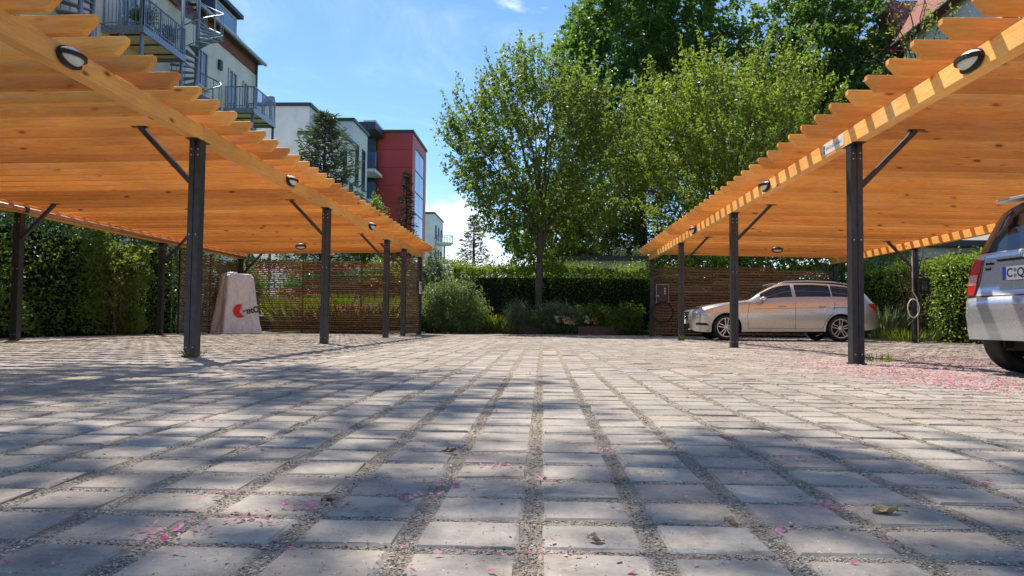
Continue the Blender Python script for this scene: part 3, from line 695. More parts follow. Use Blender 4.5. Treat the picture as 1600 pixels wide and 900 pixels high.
    for k in range(shoots):                      # long leader shoots standing out of the crown
        d = unit(rng.normal(size=(1, 3))*[1, 1, 0.7] + [0, 0, 0.55])[0]
        if d[2] < -0.1: d[2] = 0.1
        a = c + d*r*(0.80+0.1*rng.random()); i = int(np.argmin(np.linalg.norm(SP-a, axis=1))); a0 = SP[i]
        g = d*0.55 + np.array([0, 0, 0.75]); g /= np.linalg.norm(g); L = shoot_len*(0.6+0.7*rng.random())
        b = a + g*L; m = (a+b)/2 + np.array([d[0], d[1], 0])*0.12*L
        pth = np.concatenate([[a0], bez(a, b, m, 5)]); mb.tube(pth-base, [0.012, 0.009, 0.007, 0.006, 0.004, 0.002], 4, caps=False)
        n = int(per*1.3*L); s_ = rng.random(n); pos = (1-s_)[:, None]**2*a + (2*s_*(1-s_))[:, None]*m + (s_**2)[:, None]*b
        LPs.append(pos + rng.normal(size=(n, 3))*0.04); LDs.append(rng.normal(size=(n, 3))*0.8 + g*0.5 + [0, 0, -0.2])
    mb.build('trunk' if trunk_h > 0.3 else 'stems', MAT[bark], t)
    P = np.concatenate(LPs)-base; D = np.concatenate(LDs)
    link(leafpart, leaves_mesh(leafpart, P, lsize, LF[leaf], D, width, droop, 0.25, spread, val), t)
    return t, P+base
def conifer(name, label, base, H, rad, leaf, lsize, nb=90, per=46, group=None, z0=0.12, upturn=0.15, sparse=0.0, taper=0.9, bark='bark_d'):
    base = np.array(base, float); t = thing(name, label, 'tree', tuple(base), 0, group)
    mb = MB(); mb.tube([(0, 0, 0), (0, 0, H*0.5), (0, 0, H)], [rad*0.07+0.03, rad*0.04+0.02, 0.01], 8)
    Ps, Ds = [], []
    for k in range(nb):
        u = z0 + (1-z0)*((k+rng.random())/nb)**0.9; z = H*u; a = k*2.399 + rng.normal()*0.3
        L = rad*(1-u)**taper*(0.75+0.5*rng.random()) + 0.08
        o = np.array([math.cos(a), math.sin(a), 0]); tip = o*L + [0, 0, z - 0.18*L + upturn*L*1.3]
        mid = o*L*0.55 + [0, 0, z-0.16*L]
        pth = bez(np.array([0, 0, z]), tip, mid, 5); mb.tube(pth, np.linspace(0.018, 0.004, 5), 4, caps=False)
        n = int(per*(0.35+L/rad)); s = 0.12+0.88*rng.random(n)**0.8
        p = (1-s)[:, None]**2*np.array([0, 0, z]) + (2*s*(1-s))[:, None]*mid + (s**2)[:, None]*tip
        side = np.array([-o[1], o[0], 0]); w = rng.normal(size=n)*0.20*L*(1-0.5*s)
        p = p + side*w[:, None] + np.array([0, 0, -1])*np.abs(w)[:, None]*0.25 + rng.normal(size=(n, 3))*0.03
        Ps.append(p); Ds.append(o[None]*0.8 + side[None]*np.sign(w)[:, None]*0.6 + np.array([0, 0, 0.15]) + rng.normal(size=(n, 3))*0.25)
    n = 40; Ps.append(np.stack([rng.normal(size=n)*0.03, rng.normal(size=n)*0.03, H*(0.9+0.1*rng.random(n))], 1)); Ds.append(rng.normal(size=(n, 3))*0.5+[0, 0, 0.6])
    mb.build('trunk', MAT[bark], t)
    link('crown', leaves_mesh('crown', np.concatenate(Ps), lsize, LF[leaf], np.concatenate(Ds), 0.22, 0.08, 0.3, 0.3), t)
    return t
def wobble(x, y, z, s): return 0.5*np.sin(x*1.3+s)+0.35*np.sin(y*1.7+2*s+z)+0.3*np.sin(z*2.9+x*0.7+s)+0.25*np.sin(x*3.7+y*2.9+s*3)
def hedge(label, x0, x1, y0, y1, h, leaf, lsize, dens, sides, seed, top_sprig=0.25, bulge=0.16, cat='hedge', width=0.5, hvar=0.1, group=None, core=None, core_h=None):
    """clipped hedge: leaf shell and stems round a dark box added to block light"""
    cx, cy = (x0+x1)/2, (y0+y1)/2; t = thing('hedge', label, cat, (cx, cy, 0), 0, group)
    mb = MB(); k = 0.26
    nx, ny, nz = max(2, int((x1-x0)/0.5)), max(2, int((y1-y0)/0.5)), 5
    ch = h-0.12-hvar if core_h is None else core_h
    a = (x0+k, x1-k, y0+k, y1-k) if core is None else core
    mb.box(a[0]-cx, a[1]-cx, a[2]-cy, a[3]-cy, -0.05, ch)  # added solid dark box: blocks light, stands in for the shaded inside
    nst = int(max(x1-x0, y1-y0)/0.45)
    for i in range(nst):                        # stems at the foot, just inside the leaf shell
        for side in (0, 1):
            if x1-x0 > y1-y0: px, py = x0+(i+rng.random())*(x1-x0)/nst, (y0+0.2 if side == 0 else y1-0.2)
            else: px, py = (x0+0.2 if side == 0 else x1-0.2), y0+(i+rng.random())*(y1-y0)/nst
            mb.tube([(px-cx, py-cy, -0.03), (px-cx+rng.normal()*0.08, py-cy+rng.normal()*0.05, h*0.45), (px-cx+rng.normal()*0.15, py-cy+rng.normal()*0.06, h*0.85)], [0.03, 0.022, 0.008], 5, caps=False)
    mb.build('stems', MAT['core'], t)  # stems joined with the light-blocking box
    Ps, Ds = [], []
    for s in sides:
        if s == 'top': A = (x1-x0)*(y1-y0)
        elif s in 'ns': A = (x1-x0)*h
        else: A = (y1-y0)*h
        n = int(A*dens*(1.25 if s == 'top' else 1)); u, v = rng.random(n), rng.random(n)
        dep = np.abs(rng.normal(size=n))*0.15
        if s == 'top':
            X, Y, Z = x0+u*(x1-x0), y0+v*(y1-y0), np.full(n, h)-dep*0.9; nn = np.array([0, 0, 1.0])
            Z += np.where(rng.random(n) < 0.12, rng.random(n)*top_sprig, 0)
        elif s in 'ns':
            X, Z = x0+u*(x1-x0), v*h; Y = (y1-dep) if s == 'n' else (y0+dep); nn = np.array([0, 1.0 if s == 'n' else -1.0, 0.25])
        else:
            Y, Z = y0+u*(y1-y0), v*h; X = (x1-dep) if s == 'e' else (x0+dep); nn = np.array([1.0 if s == 'e' else -1.0, 0, 0.25])
        P = np.stack([X, Y, Z], 1); wv = wobble(X, Y, Z, seed)
        keep = (rng.random(n) < 0.62+0.42*wv) | (Z > h-0.6) if s != 'top' else np.ones(n, bool)
        P += nn*(wv*bulge)[:, None]; P[:, 2] = np.maximum(P[:, 2], 0.03)
        P[:, 2] += hvar*np.sin(X*0.9+seed)*np.sin(Y*0.8+1)*(P[:, 2]/h)
        Ps.append(P[keep]); Ds.append(np.repeat(nn[None], keep.sum(), 0) + np.array([0, 0, 0.2]))
    P = np.concatenate(Ps) - [cx, cy, 0]
    link('foliage', leaves_mesh('foliage', P, lsize, LF[leaf], np.concatenate(Ds), width, 0.2, 0.25, 0.62), t)
    return t

# --- the two clipped-crown trees at the end of the court
woody('cherry_tree', 'single slender tree with airy rounded crown in the middle flower bed', 'tree', (-0.17, 26.0, 0), 2.45, 0.125, (-0.05, 26.2, 6.15), (3.45, 3.2, 3.45), 'cherry', 0.15,
      n_limb=16, n_sec=190, n_twig=1200, per=22, twig_len=0.9, up=0.8, seed=1.3, gaps=0.35, zmin=2.45, shoots=85, shoot_len=1.25, lump=0.13, width=0.52, lean=(0.03, 0.0))
woody('cherry_tree', 'yellow-green tree with upright shoots rising behind the estate car carport', 'tree', (6.6, 28.0, 0), 2.6, 0.15, (6.9, 28.0, 6.6), (4.0, 3.5, 3.5), 'lime', 0.14,
      n_limb=14, n_sec=150, n_twig=1150, shoots=110, shoot_len=1.6, lump=0.13, per=32, twig_len=1.1, up=1.1, seed=4.1, gaps=0.2, zmin=2.6, width=0.5)
# --- tall trees behind
def candles(t, P, c, n, size=0.3):
    """upright blossom candles sitting on the outside of the crown"""
    c = np.array(c); o = unit(P-c); sel = rng.permutation(np.nonzero((o[:, 1] < 0.35))[0])[:n]; Q = []
    for i in sel:
        k = 22; z = rng.random(k); Q.append(P[i] + o[i]*0.18 + np.stack([rng.normal(size=k)*0.05*(1-z*0.7), rng.normal(size=k)*0.05*(1-z*0.7), z*size], 1))
    b = np.array(t.location); pl = link('blossoms', leaves_mesh('blossoms', np.concatenate(Q)-b, 0.075, LF['white'], None, 0.8), t); pl['kind'] = 'stuff'
t, P = woody('chestnut_tree', 'huge dark chestnut tree filling the top edge behind the slender tree', 'tree', (5.6, 44, 0), 6.0, 0.4, (5.9, 44, 15.6), (5.6, 5.0, 7.2), 'chest', 0.30,
      n_limb=14, n_sec=170, n_twig=1500, per=28, twig_len=0.9, up=0.2, seed=2.2, gaps=0.25, width=0.6, jitter=0.16, bark='bark_d', zmin=7.5, lump=0.14)
candles(t, P, (5.9, 44, 15), 60)
t, P = woody('chestnut_tree', 'dark chestnut tree with white blossom candles below the red tiled roof', 'tree', (16.2, 42, 0), 5.5, 0.4, (15.6, 42, 13.6), (4.5, 4.4, 6.6), 'chest', 0.28,
      n_limb=13, n_sec=150, n_twig=1300, per=28, twig_len=0.8, up=0.25, seed=5.2, gaps=0.2, width=0.6, jitter=0.15, bark='bark_d', zmin=6, lump=0.12)
candles(t, P, (15.6, 42, 13), 170)
woody('maple_tree', 'bright green leafy tree seen through the slender tree crown', 'tree', (1.9, 37, 0), 1.6, 0.16, (2.2, 37, 4.6), (2.3, 2.0, 3.6), 'fresh', 0.17, n_limb=10, n_sec=70, n_twig=620, per=28, twig_len=0.7, up=0.4, seed=3.3, gaps=0.3, zmin=2.4)
woody('maple_tree', 'dark leafy tree between the two chestnuts behind the yellow-green tree', 'tree', (10.0, 40, 0), 2.5, 0.22, (10.0, 40, 6.6), (4.2, 2.6, 5.4), 'chest', 0.24, n_limb=10, n_sec=80, n_twig=700, per=24, twig_len=0.8, up=0.3, seed=7.3, gaps=0.3, zmin=2.6, bark='bark_d')
woody('shade_tree', 'tall leafy tree overhanging the court and dappling the near paving', 'tree', (-11.6, 6.2, 0), 6.5, 0.28, (-5.6, 7.3, 12.0), (4.6, 2.5, 2.4), 'cherry', 0.16,
      n_limb=12, n_sec=80, n_twig=300, per=26, twig_len=0.9, up=0.2, seed=0.7, gaps=0.35, lump=0.18, shell=0.05, jitter=0.12)
woody('shade_tree', 'second tall tree behind the dark hedge shading the carport edge', 'tree', (-12.3, 11.2, 0), 7.0, 0.25, (-6.9, 11.3, 12.2), (2.7, 1.7, 2.0), 'cherry', 0.16,
      n_limb=10, n_sec=50, n_twig=160, per=24, twig_len=0.9, up=0.2, seed=2.7, gaps=0.35, shell=0.05, jitter=0.12)
woody('bare_shrub_tree', 'thin bare-branched young tree in front of the red tiled roof', 'tree', (13.6, 27.5, 0), 6.5, 0.09, (13.5, 27.5, 10.6), (1.9, 1.6, 2.9), 'lime', 0.13, n_limb=9, n_sec=46, n_twig=120, per=7, twig_len=0.9, up=0.7, seed=9.1)
# --- conifers
conifer('spruce_tree', 'blue-green spruce in front of the pale grey apartment block', (-9.0, 30.2, 0), 8.85, 2.6, 'spruce', 0.25, 115, 88, upturn=0.6, taper=0.7, z0=0.2)
conifer('narrow_spruce', 'dark narrow spire-shaped spruce in front of the red tower', (-5.65, 30.5, 0), 6.5, 0.85, 'spire', 0.15, 85, 44, upturn=-0.12, taper=0.9, z0=0.2)
conifer('spruce_tree', 'small distant conifer beside the slender tree against the clouds', (-4.2, 45, 0), 6.8, 2.1, 'spruce', 0.26, 90, 40, upturn=0.25)
conifer('spruce_tree', 'grey-green conifer right of the slender tree above the flat black roof', (5.1, 38, 0), 8.2, 3.0, 'spruce', 0.30, 150, 70, upturn=0.1, taper=0.7)
conifer('spruce_tree', 'drooping conifer above the hedge beside the small silver hatchback', (14.6, 22.5, 0), 4.4, 2.3, 'spruce', 0.22, 110, 60, upturn=-0.1, taper=0.6)
woody('willow_shrub', 'pale feathery shrub beside the flat black roof', 'shrub', (3.9, 33.8, 0), 0.1, 0.06, (3.9, 33.8, 2.0), (1.7, 1.2, 1.75), 'grey', 0.17, n_limb=10, n_sec=50, n_twig=420, per=24, twig_len=0.6, up=0.3, stems=3, width=0.2, droop=0.6, seed=1.9, leafpart='foliage')
woody('garden_tree', 'small yellow-green tree top peeping over the timber roof beside the dark spire', 'tree', (-6.9, 28.6, 0), 2.3, 0.07, (-6.85, 28.6, 3.9), (0.85, 0.8, 1.35), 'fresh', 0.11, n_limb=7, n_sec=26, n_twig=170, per=22, twig_len=0.45, up=0.7, seed=6.2, gaps=0.2)
for i, (x, y, r_, h_, lf, lb) in enumerate([(-8.4, 27.5, 1.3, 2.5, 'dark', 'dark evergreen bush behind the slat fence next to the white bundle'), (-5.6, 26.6, 1.0, 2.6, 'fresh', 'bright green bush rising over the far slat fence'), (-3.9, 26.0, 0.75, 2.7, 'grey', 'pale green bush at the end of the clipped hedge by the carport corner'),
                                   (-10.9, 26.5, 1.0, 2.3, 'fresh', 'lit green bush beyond the corner of the slat fences')]):
    woody('garden_bush', lb, 'bush', (x, y, 0), 0.1, 0.05, (x, y, h_*0.52), (r_, r_*0.8, h_*0.5), lf, 0.10, n_limb=8, n_sec=40, n_twig=330, per=26, twig_len=0.4, up=0.5, stems=3, seed=i+2.5, leafpart='foliage')
# --- hedges
hedge('clipped hedge with bright sunlit top and dark face across the end of the court', -3.3, 13.8, 27.0, 28.3, 2.36, 'hedge', 0.095, 700, ['s', 'top', 'w', 'n'], 1.0, 0.4, 0.16, hvar=0.07, core_h=2.0)
hedge('high dark evergreen hedge along the carport with the white bundle', -11.6, -10.2, 4.5, 22.6, 2.85, 'dark', 0.10, 470, ['e', 'top', 's', 'w'], 2.0, 0.45, 0.32, core=(-11.5, -11.3, 4.8, 22.4), core_h=2.3)
hedge('low sunlit hedge behind the second parking row of silver cars', 9.95, 11.2, 15.2, 24.6, 2.12, 'hedge', 0.085, 560, ['w', 'top', 's', 'n'], 3.0, 0.25, 0.14)
hedge('dark clipped hedge block beside the small silver hatchback', 9.95, 11.6, 3.4, 15.0, 1.75, 'dark', 0.085, 560, ['w', 'top', 's', 'n'], 4.0, 0.25, 0.16)
woody('leafy_shrub', 'light green leafy shrub growing out of the dark hedge by the outer post', 'shrub', (-10.05, 10.9, 0), 0.1, 0.05, (-10.0, 11.0, 1.75), (0.55, 1.7, 1.7), 'fresh', 0.11, n_limb=9, n_sec=46, n_twig=260, per=20, twig_len=0.5, up=0.3, stems=3, seed=8.8, leafpart='foliage', gaps=0.4)
woody('leafy_shrub', 'variegated shrub leaning over the hedge near the charging post', 'shrub', (10.1, 14.9, 0), 0.1, 0.05, (10.1, 14.9, 1.2), (0.75, 1.0, 1.15), 'grey', 0.11, n_limb=9, n_sec=40, n_twig=260, per=20, twig_len=0.4, up=0.3, stems=3, seed=5.8, leafpart='foliage')
woody('leafy_shrub', 'bare twiggy shrub standing before the low hedge by the charging post', 'shrub', (9.4, 19.3, 0), 0.1, 0.05, (9.35, 19.3, 1.5), (0.55, 0.6, 1.1), 'fresh', 0.05, n_limb=8, n_sec=20, n_twig=40, per=4, twig_len=0.5, up=0.6, stems=3, seed=3.8, leafpart='foliage')
hedge('tall light green hedge rising over the slat fence behind the estate car', 3.6, 11.8, 24.1, 25.4, 2.80, 'hedge', 0.10, 420, ['s', 'top', 'w', 'n'], 5.0, 0.4, 0.16, core_h=1.3)
hedge('garden hedge in shade far behind the slat fence and white bundle', -16.5, -3.6, 32.5, 34.0, 2.9, 'fresh', 0.14, 170, ['s', 'top'], 6.0, 0.35, 0.2, core_h=0.5)
woody('lilac_tree', 'dense dark tree behind the slender tree, left of the grey-green conifer', 'tree', (0.2, 40.5, 0), 2.0, 0.2, (0.6, 40.5, 5.0), (2.7, 2.2, 3.9), 'chest', 0.2, n_limb=11, n_sec=80, n_twig=700, per=28, twig_len=0.7, up=0.4, seed=2.9, gaps=0.2, zmin=1.8, bark='bark_d')
woody('leafy_shrub', 'sunlit green shrub in front of the dark hedge by the inner outer-row post', 'shrub', (-10.0, 17.3, 0), 0.1, 0.05, (-10.0, 17.3, 1.5), (0.4, 1.1, 1.45), 'fresh', 0.10, n_limb=9, n_sec=40, n_twig=170, per=18, twig_len=0.5, up=0.3, stems=3, seed=4.8, leafpart='foliage', gaps=0.4)
woody('leafy_shrub', 'pale leafy shrub at the left edge before the dark hedge', 'shrub', (-9.95, 8.7, 0), 0.1, 0.05, (-9.95, 8.7, 1.5), (0.4, 1.3, 1.45), 'hedge', 0.10, n_limb=9, n_sec=40, n_twig=170, per=18, twig_len=0.5, up=0.3, stems=3, seed=6.8, leafpart='foliage', gaps=0.4)
# --- flower bed
mb = MB(); nx, ny = 40, 10; V = []
for j in range(ny+1):
    for i in range(nx+1):
        x = -3.9+i*(8.3/nx); y = 24.58+j*(2.7/ny); V.append((x, y, -0.02+0.16*min(1, j/3)+0.03*math.sin(x*3.1+y*2)+random.uniform(-0.02, 0.02)))
mb.add(V, [(j*(nx+1)+i, j*(nx+1)+i+1, (j+1)*(nx+1)+i+1, (j+1)*(nx+1)+i) for j in range(ny) for i in range(nx)], True)
tag(mb.build('flower_bed', MAT['soil']), 'dark soil flower bed under the slender tree', 'flower bed', kind='structure')
for x, L, lb in ((-2.45, 0.95, 'weathered timber edging board beside the big bush'), (-0.62, 1.3, 'weathered timber edging board under the tree shrubs'), (1.9, 1.5, 'weathered timber edging board near the charging box')):
    mb = MB(); mb.box(-L/2, L/2, -0.04, 0.04, 0, 0.27); o = tag(link('edging_board', bevel(mb.mesh('edging_board', MAT['timber']), 0.008), None, (x, 24.78, 0)), lb, 'edging board', 'edging boards of the flower bed')
def shrub(label, x, y, rx, ry, h, leaf, ls, nt=300, per=24, seed=0, width=0.4, up=0.5, tl=0.4, zc=0.5, droop=0.3):
    return woody('bed_shrub', label, 'shrub', (x, y, 0), 0.05, 0.035, (x, y, h*zc), (rx, ry, h*0.5), leaf, ls, n_limb=9, n_sec=34, n_twig=nt, per=per, twig_len=tl, up=up, stems=3, seed=seed, leafpart='foliage', width=width, droop=droop)
shrub('large loose bush beside the slat fence corner', -2.95, 24.0, 0.88, 0.7, 1.7, 'bush', 0.085, 560, 26, 1.1, 0.36, tl=0.6)
shrub('low fresh green bush at the foot of the large loose bush', -2.35, 24.9, 0.5, 0.4, 1.15, 'fresh', 0.08, 180, 22, 2.1, 0.5)
shrub('silvery shrub just left of the slender tree trunk', -0.85, 24.95, 0.42, 0.4, 1.05, 'grey', 0.06, 260, 24, 3.1, 0.25)
shrub('broad grey-green shrub right of the slender tree trunk', 0.55, 25.25, 0.85, 0.5, 1.0, 'grey', 0.07, 420, 26, 4.1, 0.3)
shrub('grey-green shrub below the hedge between the white flowers and the box', 1.75, 25.3, 0.7, 0.45, 0.9, 'hedge', 0.075, 300, 24, 5.1, 0.4)
shrub('light green shrub beside the charging box', 2.75, 24.9, 0.5, 0.4, 0.95, 'hedge', 0.07, 230, 24, 6.1, 0.45)
shrub('small dark shrub directly under the slender tree', -0.05, 25.0, 0.5, 0.35, 0.6, 'dark', 0.06, 190, 22, 7.1, 0.4)
def tuft(label, x, y, rad, h, n, leaf, name='grass_tuft'):
    t = thing(name, label, 'grass', (x, y, 0)); a = rng.random(n)*6.28; q = rad*np.sqrt(rng.random(n))
    P = np.stack([q*np.cos(a), q*np.sin(a), np.full(n, 0.02)], 1); D = np.stack([np.cos(a)*0.45, np.sin(a)*0.45, np.ones(n)], 1)
    link('blades', leaves_mesh('blades', P, h, LF[leaf], D, 0.06, -0.1, 0.2, 0.18), t)
tuft('yellow-green grass tuft between the two edging boards', -1.65, 24.85, 0.28, 0.55, 260, 'grass')
tuft('low grass tuft in front of the silvery shrub', -1.15, 24.7, 0.32, 0.25, 260, 'grass')
tuft('sword-leaved plant tuft behind the parked estate car', 8.95, 20.2, 0.35, 0.85, 160, 'grey', 'iris_tuft')
tuft('low weeds at the paving edge by the charging post', 8.9, 18.6, 0.6, 0.28, 420, 'grass')
tuft('small weeds at the foot of the dark high hedge', -9.9, 17.6, 0.3, 0.3, 260, 'grass')
tuft('tiny weeds at the foot of the third post before the estate car', 3.3, 17.66, 0.10, 0.10, 60, 'grass', 'weed_tuft')
tuft('tiny weeds at the foot of the large near post beside the hatchback', 3.42, 7.86, 0.14, 0.09, 80, 'grass', 'weed_tuft')
tuft('tiny weeds at the foot of the large near post by the white bundle carport', -3.6, 7.64, 0.12, 0.07, 60, 'grass', 'weed_tuft')
def flower_clump(label, x, y, n, leaf, sz):
    t = thing('flower_clump', label, 'flowers', (x, y, 0)); mb = MB(); Q = []; L_ = []
    for k in range(n):
        p = np.array([rng.normal()*0.16, rng.normal()*0.1, 0.38+0.2*rng.random()]); mb.tube([(p[0]*0.5, p[1]*0.5, 0.02), tuple(p)], 0.004, 4, caps=False)
        m = 14; Q.append(p + rng.normal(size=(m, 3))*sz*0.25); L_.append(np.stack([p[0]*0.7+rng.normal(size=6)*0.04, p[1]*0.7+rng.normal(size=6)*0.04, 0.1+0.25*rng.random(6)], 1))
    mb.build('stems', MAT['core'], t); link('blooms', leaves_mesh('blooms', np.concatenate(Q), sz, LF[leaf], None, 0.9), t)['kind'] = 'stuff'
    link('foliage', leaves_mesh('foliage', np.concatenate(L_), 0.1, LF['hedge'], None, 0.4), t)
flower_clump('white flowering clump in the bed right of the tree', 1.12, 24.9, 9, 'white', 0.085)
flower_clump('white flower heads nearest the tree trunk in the bed', 0.55, 24.85, 6, 'white', 0.07)
flower_clump('yellow flower heads between the white clumps', 0.82, 24.88, 4, 'yellow', 0.09)
flower_clump('orange-yellow flower heads farther right in the bed', 1.68, 24.95, 6, 'yellow', 0.09)
flower_clump('pale yellow flowers left of the silvery shrub', -1.62, 25.05, 10, 'yellow', 0.05)

# brown garden bench-like timber screen seen through the slats
t = thing('timber_screen', 'reddish brown boarded garden screen glimpsed through the slat fence', 'screen', (-6.4, 29.0, 0))
BR = plain('red_brown_boards', (0.26, 0.12, 0.075), 0.8, 0, 0.25, 8)
for k in range(6): mb = MB(); mb.box(-2.6+0.12*k, 2.5-0.25*k, -0.02, 0.02, 2.15-0.16*(k+1)+0.012, 2.15-0.16*k); mb.build('board', BR, t)
for x in (-2.2, 0, 1.1): mb = MB(); mb.box(x-0.05, x+0.05, 0.021, 0.12, 0, 2.1); mb.build('post', BR, t)
tuft('long sunlit grass patch behind the slat fence', -6.4, 25.4, 2.6, 1.0, 6000, 'grass', 'meadow_grass')
# ================================================================== BUILDINGS
def stucco(name, col): return plain(name, col, 0.9, 0, 0.10, 1.3, 0.2, bmp=0.15)
MAT['cream'] = stucco('cream_render', (0.88, 0.86, 0.76)); MAT['greyw'] = stucco('grey_white_render', (0.74, 0.76, 0.78)); MAT['offw'] = stucco('off_white_render', (0.68, 0.67, 0.63))
MAT['brick'] = plain('brick_frieze', (0.27, 0.10, 0.075), 0.85, 0, 0.35, 9); MAT['slate'] = plain('slate_roof', (0.07, 0.075, 0.085), 0.6, 0, 0.25, 3)
MAT['edge'] = plain('dark_coping', (0.05, 0.065, 0.085), 0.5, 0.2, 0.15, 3); MAT['redp'] = plain('red_panel', (0.52, 0.060, 0.050), 0.55, 0, 0.10, 0.7)
MAT['bluep'] = plain('blue_parapet', (0.045, 0.085, 0.16), 0.6, 0, 0.15, 2); MAT['dkblue'] = plain('dormer_cladding', (0.04, 0.06, 0.11), 0.6, 0, 0.15, 3)
MAT['frame'] = plain('window_frame', (0.60, 0.61, 0.62), 0.5); MAT['dframe'] = plain('dark_frame', (0.035, 0.042, 0.055), 0.5)
MAT['deck'] = plain('deck_underside', (0.74, 0.68, 0.47), 0.8, 0, 0.15, 3); MAT['tile'] = plain('clay_tile', (0.40, 0.15, 0.10), 0.75, 0, 0.3, 5); MAT['tile_d'] = plain('dark_clay_tile', (0.20, 0.06, 0.05), 0.75, 0, 0.3, 5)
def glassmat(name, col, rough):
    m, nt, b = newmat(name); g = N(nt, 'ShaderNodeNewGeometry'); n = N(nt, 'ShaderNodeTexNoise', Scale=0.7, Detail=2.0); nt.links.new(g.outputs['Position'], n.inputs['Vector'])
    r = ramp(nt, n.outputs['Fac'], [(0.35, tuple(c*0.6 for c in col)), (0.65, col)]); nt.links.new(r.outputs[0], b.inputs['Base Color'])
    b.inputs['Roughness'].default_value = rough; b.inputs['Specular IOR Level'].default_value = 1.0; b.inputs['IOR'].default_value = 1.7
    bump(nt, b, n.outputs['Fac'], 0.03, 0.05); return m
MAT['pane'] = glassmat('window_glass', (0.05, 0.06, 0.075), 0.05); MAT['pane_b'] = glassmat('blue_glass', (0.20, 0.30, 0.40), 0.05)
def bx(name, parent, mat, x0, x1, y0, y1, z0, z1, bev=0):
    c = Vector(((x0+x1)/2, (y0+y1)/2, z0)); mb = MB(); mb.box(x0-c.x, x1-c.x, y0-c.y, y1-c.y, 0, z1-z0)
    me = mb.mesh(name, mat)
    if bev: bevel(me, bev)
    p = Vector((0, 0, 0)) if parent is None else (parent.location if parent.parent is None else parent.location + parent.parent.location)
    return link(name, me, parent, c-p)
def window_e(b, X, y0, y1, z0, z1, door=False, fm='frame', pm='pane'):
    """window in a wall that faces +X"""
    w = bx('door' if door else 'window', b, MAT[pm], X-0.05, X+0.02, y0, y1, z0, z1)
    f = 0.09; loc = w.location + b.location
    def sub(n, *a):
        o = bx(n, None, MAT[fm], *a); o.parent = w; o.location = o.location - loc
    sub('frame', X+0.021, X+0.07, y0, y0+f, z0, z1); sub('frame', X+0.021, X+0.07, y1-f, y1, z0, z1)
    sub('frame', X+0.022, X+0.068, y0+f, y1-f, z1-f, z1); sub('frame', X+0.022, X+0.068, y0+f, y1-f, z0, z0+f)
    sub('mullion', X+0.022, X+0.06, (y0+y1)/2-0.04, (y0+y1)/2+0.04, z0+f, z1-f)
    if not door: sub('sill', X+0.02, X+0.16, y0-0.1, y1+0.1, z0-0.08, z0-0.005)
def window_s(b, Y, x0, x1, z0, z1, fm='frame', pm='pane'):
    """window in a wall that faces the court (-Y)"""
    w = bx('window', b, MAT[pm], x0, x1, Y-0.02, Y+0.05, z0, z1); f = 0.08; loc = w.location + b.location
    for a in ((x0, x0+f, z0, z1), (x1-f, x1, z0, z1), (x0+f, x1-f, z0, z0+f), (x0+f, x1-f, z1-f, z1)):
        o = bx('frame', None, MAT[fm], a[0], a[1], Y-0.07, Y-0.021, a[2], a[3]); o.parent = w; o.location = o.location - loc

# ---- cream apartment house with balconies
XA_ = -15.6
A = thing('apartment_house', 'cream apartment house with brick frieze, dormers and steel balconies', 'building', (XA_-6, 29, 0))
bx('wall', A, MAT['cream'], XA_-12, XA_, 16, 39.4, -0.1, 13.55)
bx('frieze', A, MAT['brick'], XA_-12.05, XA_+0.06, 15.95, 39.46, 13.551, 14.15)
mb = MB(); mb.prism([(XA_+0.35-A.location.x, 14.152), (XA_-3.6-A.location.x, 18.6), (XA_-8.4-A.location.x, 18.6), (XA_-12.3-A.location.x, 14.152)], 'y', 15.7-29, 39.6-29); roof = mb.build('roof', MAT['slate'], A)
mb = MB(); mb.tube([(XA_+0.42-A.location.x, 15.8-29, 14.20), (XA_+0.42-A.location.x, 39.7-29, 14.20)], 0.10, 8); mb.build('gutter', MAT['galv'], A)
mb = MB(); mb.tube([(XA_+0.12-A.location.x, 39.25-29, 14.2), (XA_+0.12-A.location.x, 39.25-29, 0)], 0.06, 8); mb.build('downpipe', MAT['galv'], A)
for y0, y1 in ((20.5, 23.2), (27.8, 30.2), (34.6, 37.4)):
    d = bx('dormer', A, MAT['dkblue'], XA_-2.8, XA_-0.25, y0, y1, 14.3, 15.85)
    loc = d.location + A.location
    for nm, mt, a in (('dormer_roof', 'edge', (XA_-2.9, XA_+0.02, y0-0.2, y1+0.2, 15.852, 16.05)), ('pane', 'pane_b', (XA_-0.24, XA_-0.215, y0+0.3, y1-0.3, 14.65, 15.65)),
                      ('frame', 'frame', (XA_-0.24, XA_-0.19, y0+0.18, y0+0.299, 14.6, 15.75)), ('frame', 'frame', (XA_-0.24, XA_-0.19, y1-0.299, y1-0.18, 14.6, 15.75)), ('frame', 'frame', (XA_-0.24, XA_-0.19, y0+0.3, y1-0.3, 15.651, 15.75))):
        o = bx(nm, None, MAT[mt], *a); o.parent = d; o.location = o.location - loc
for z in (1.2, 4.4, 7.5):
    for y in (18, 21.5, 25, 29, 33, 37.6): window_e(A, XA_, y-0.6, y+0.6, z, z+1.7)
for y in (18, 21.5, 33.0): window_e(A, XA_, y-0.6, y+0.6, 10.9, 12.6)
window_e(A, XA_, 26.4, 27.6, 10.68, 12.85, True); window_e(A, XA_, 35.9, 36.9, 10.68, 12.75, True); window_e(A, XA_, 37.7, 38.4, 11.3, 12.7)
bx('wall_lamp', A, MAT['dframe'], XA_+0.021, XA_+0.14, 34.7, 35.0, 12.3, 12.75)
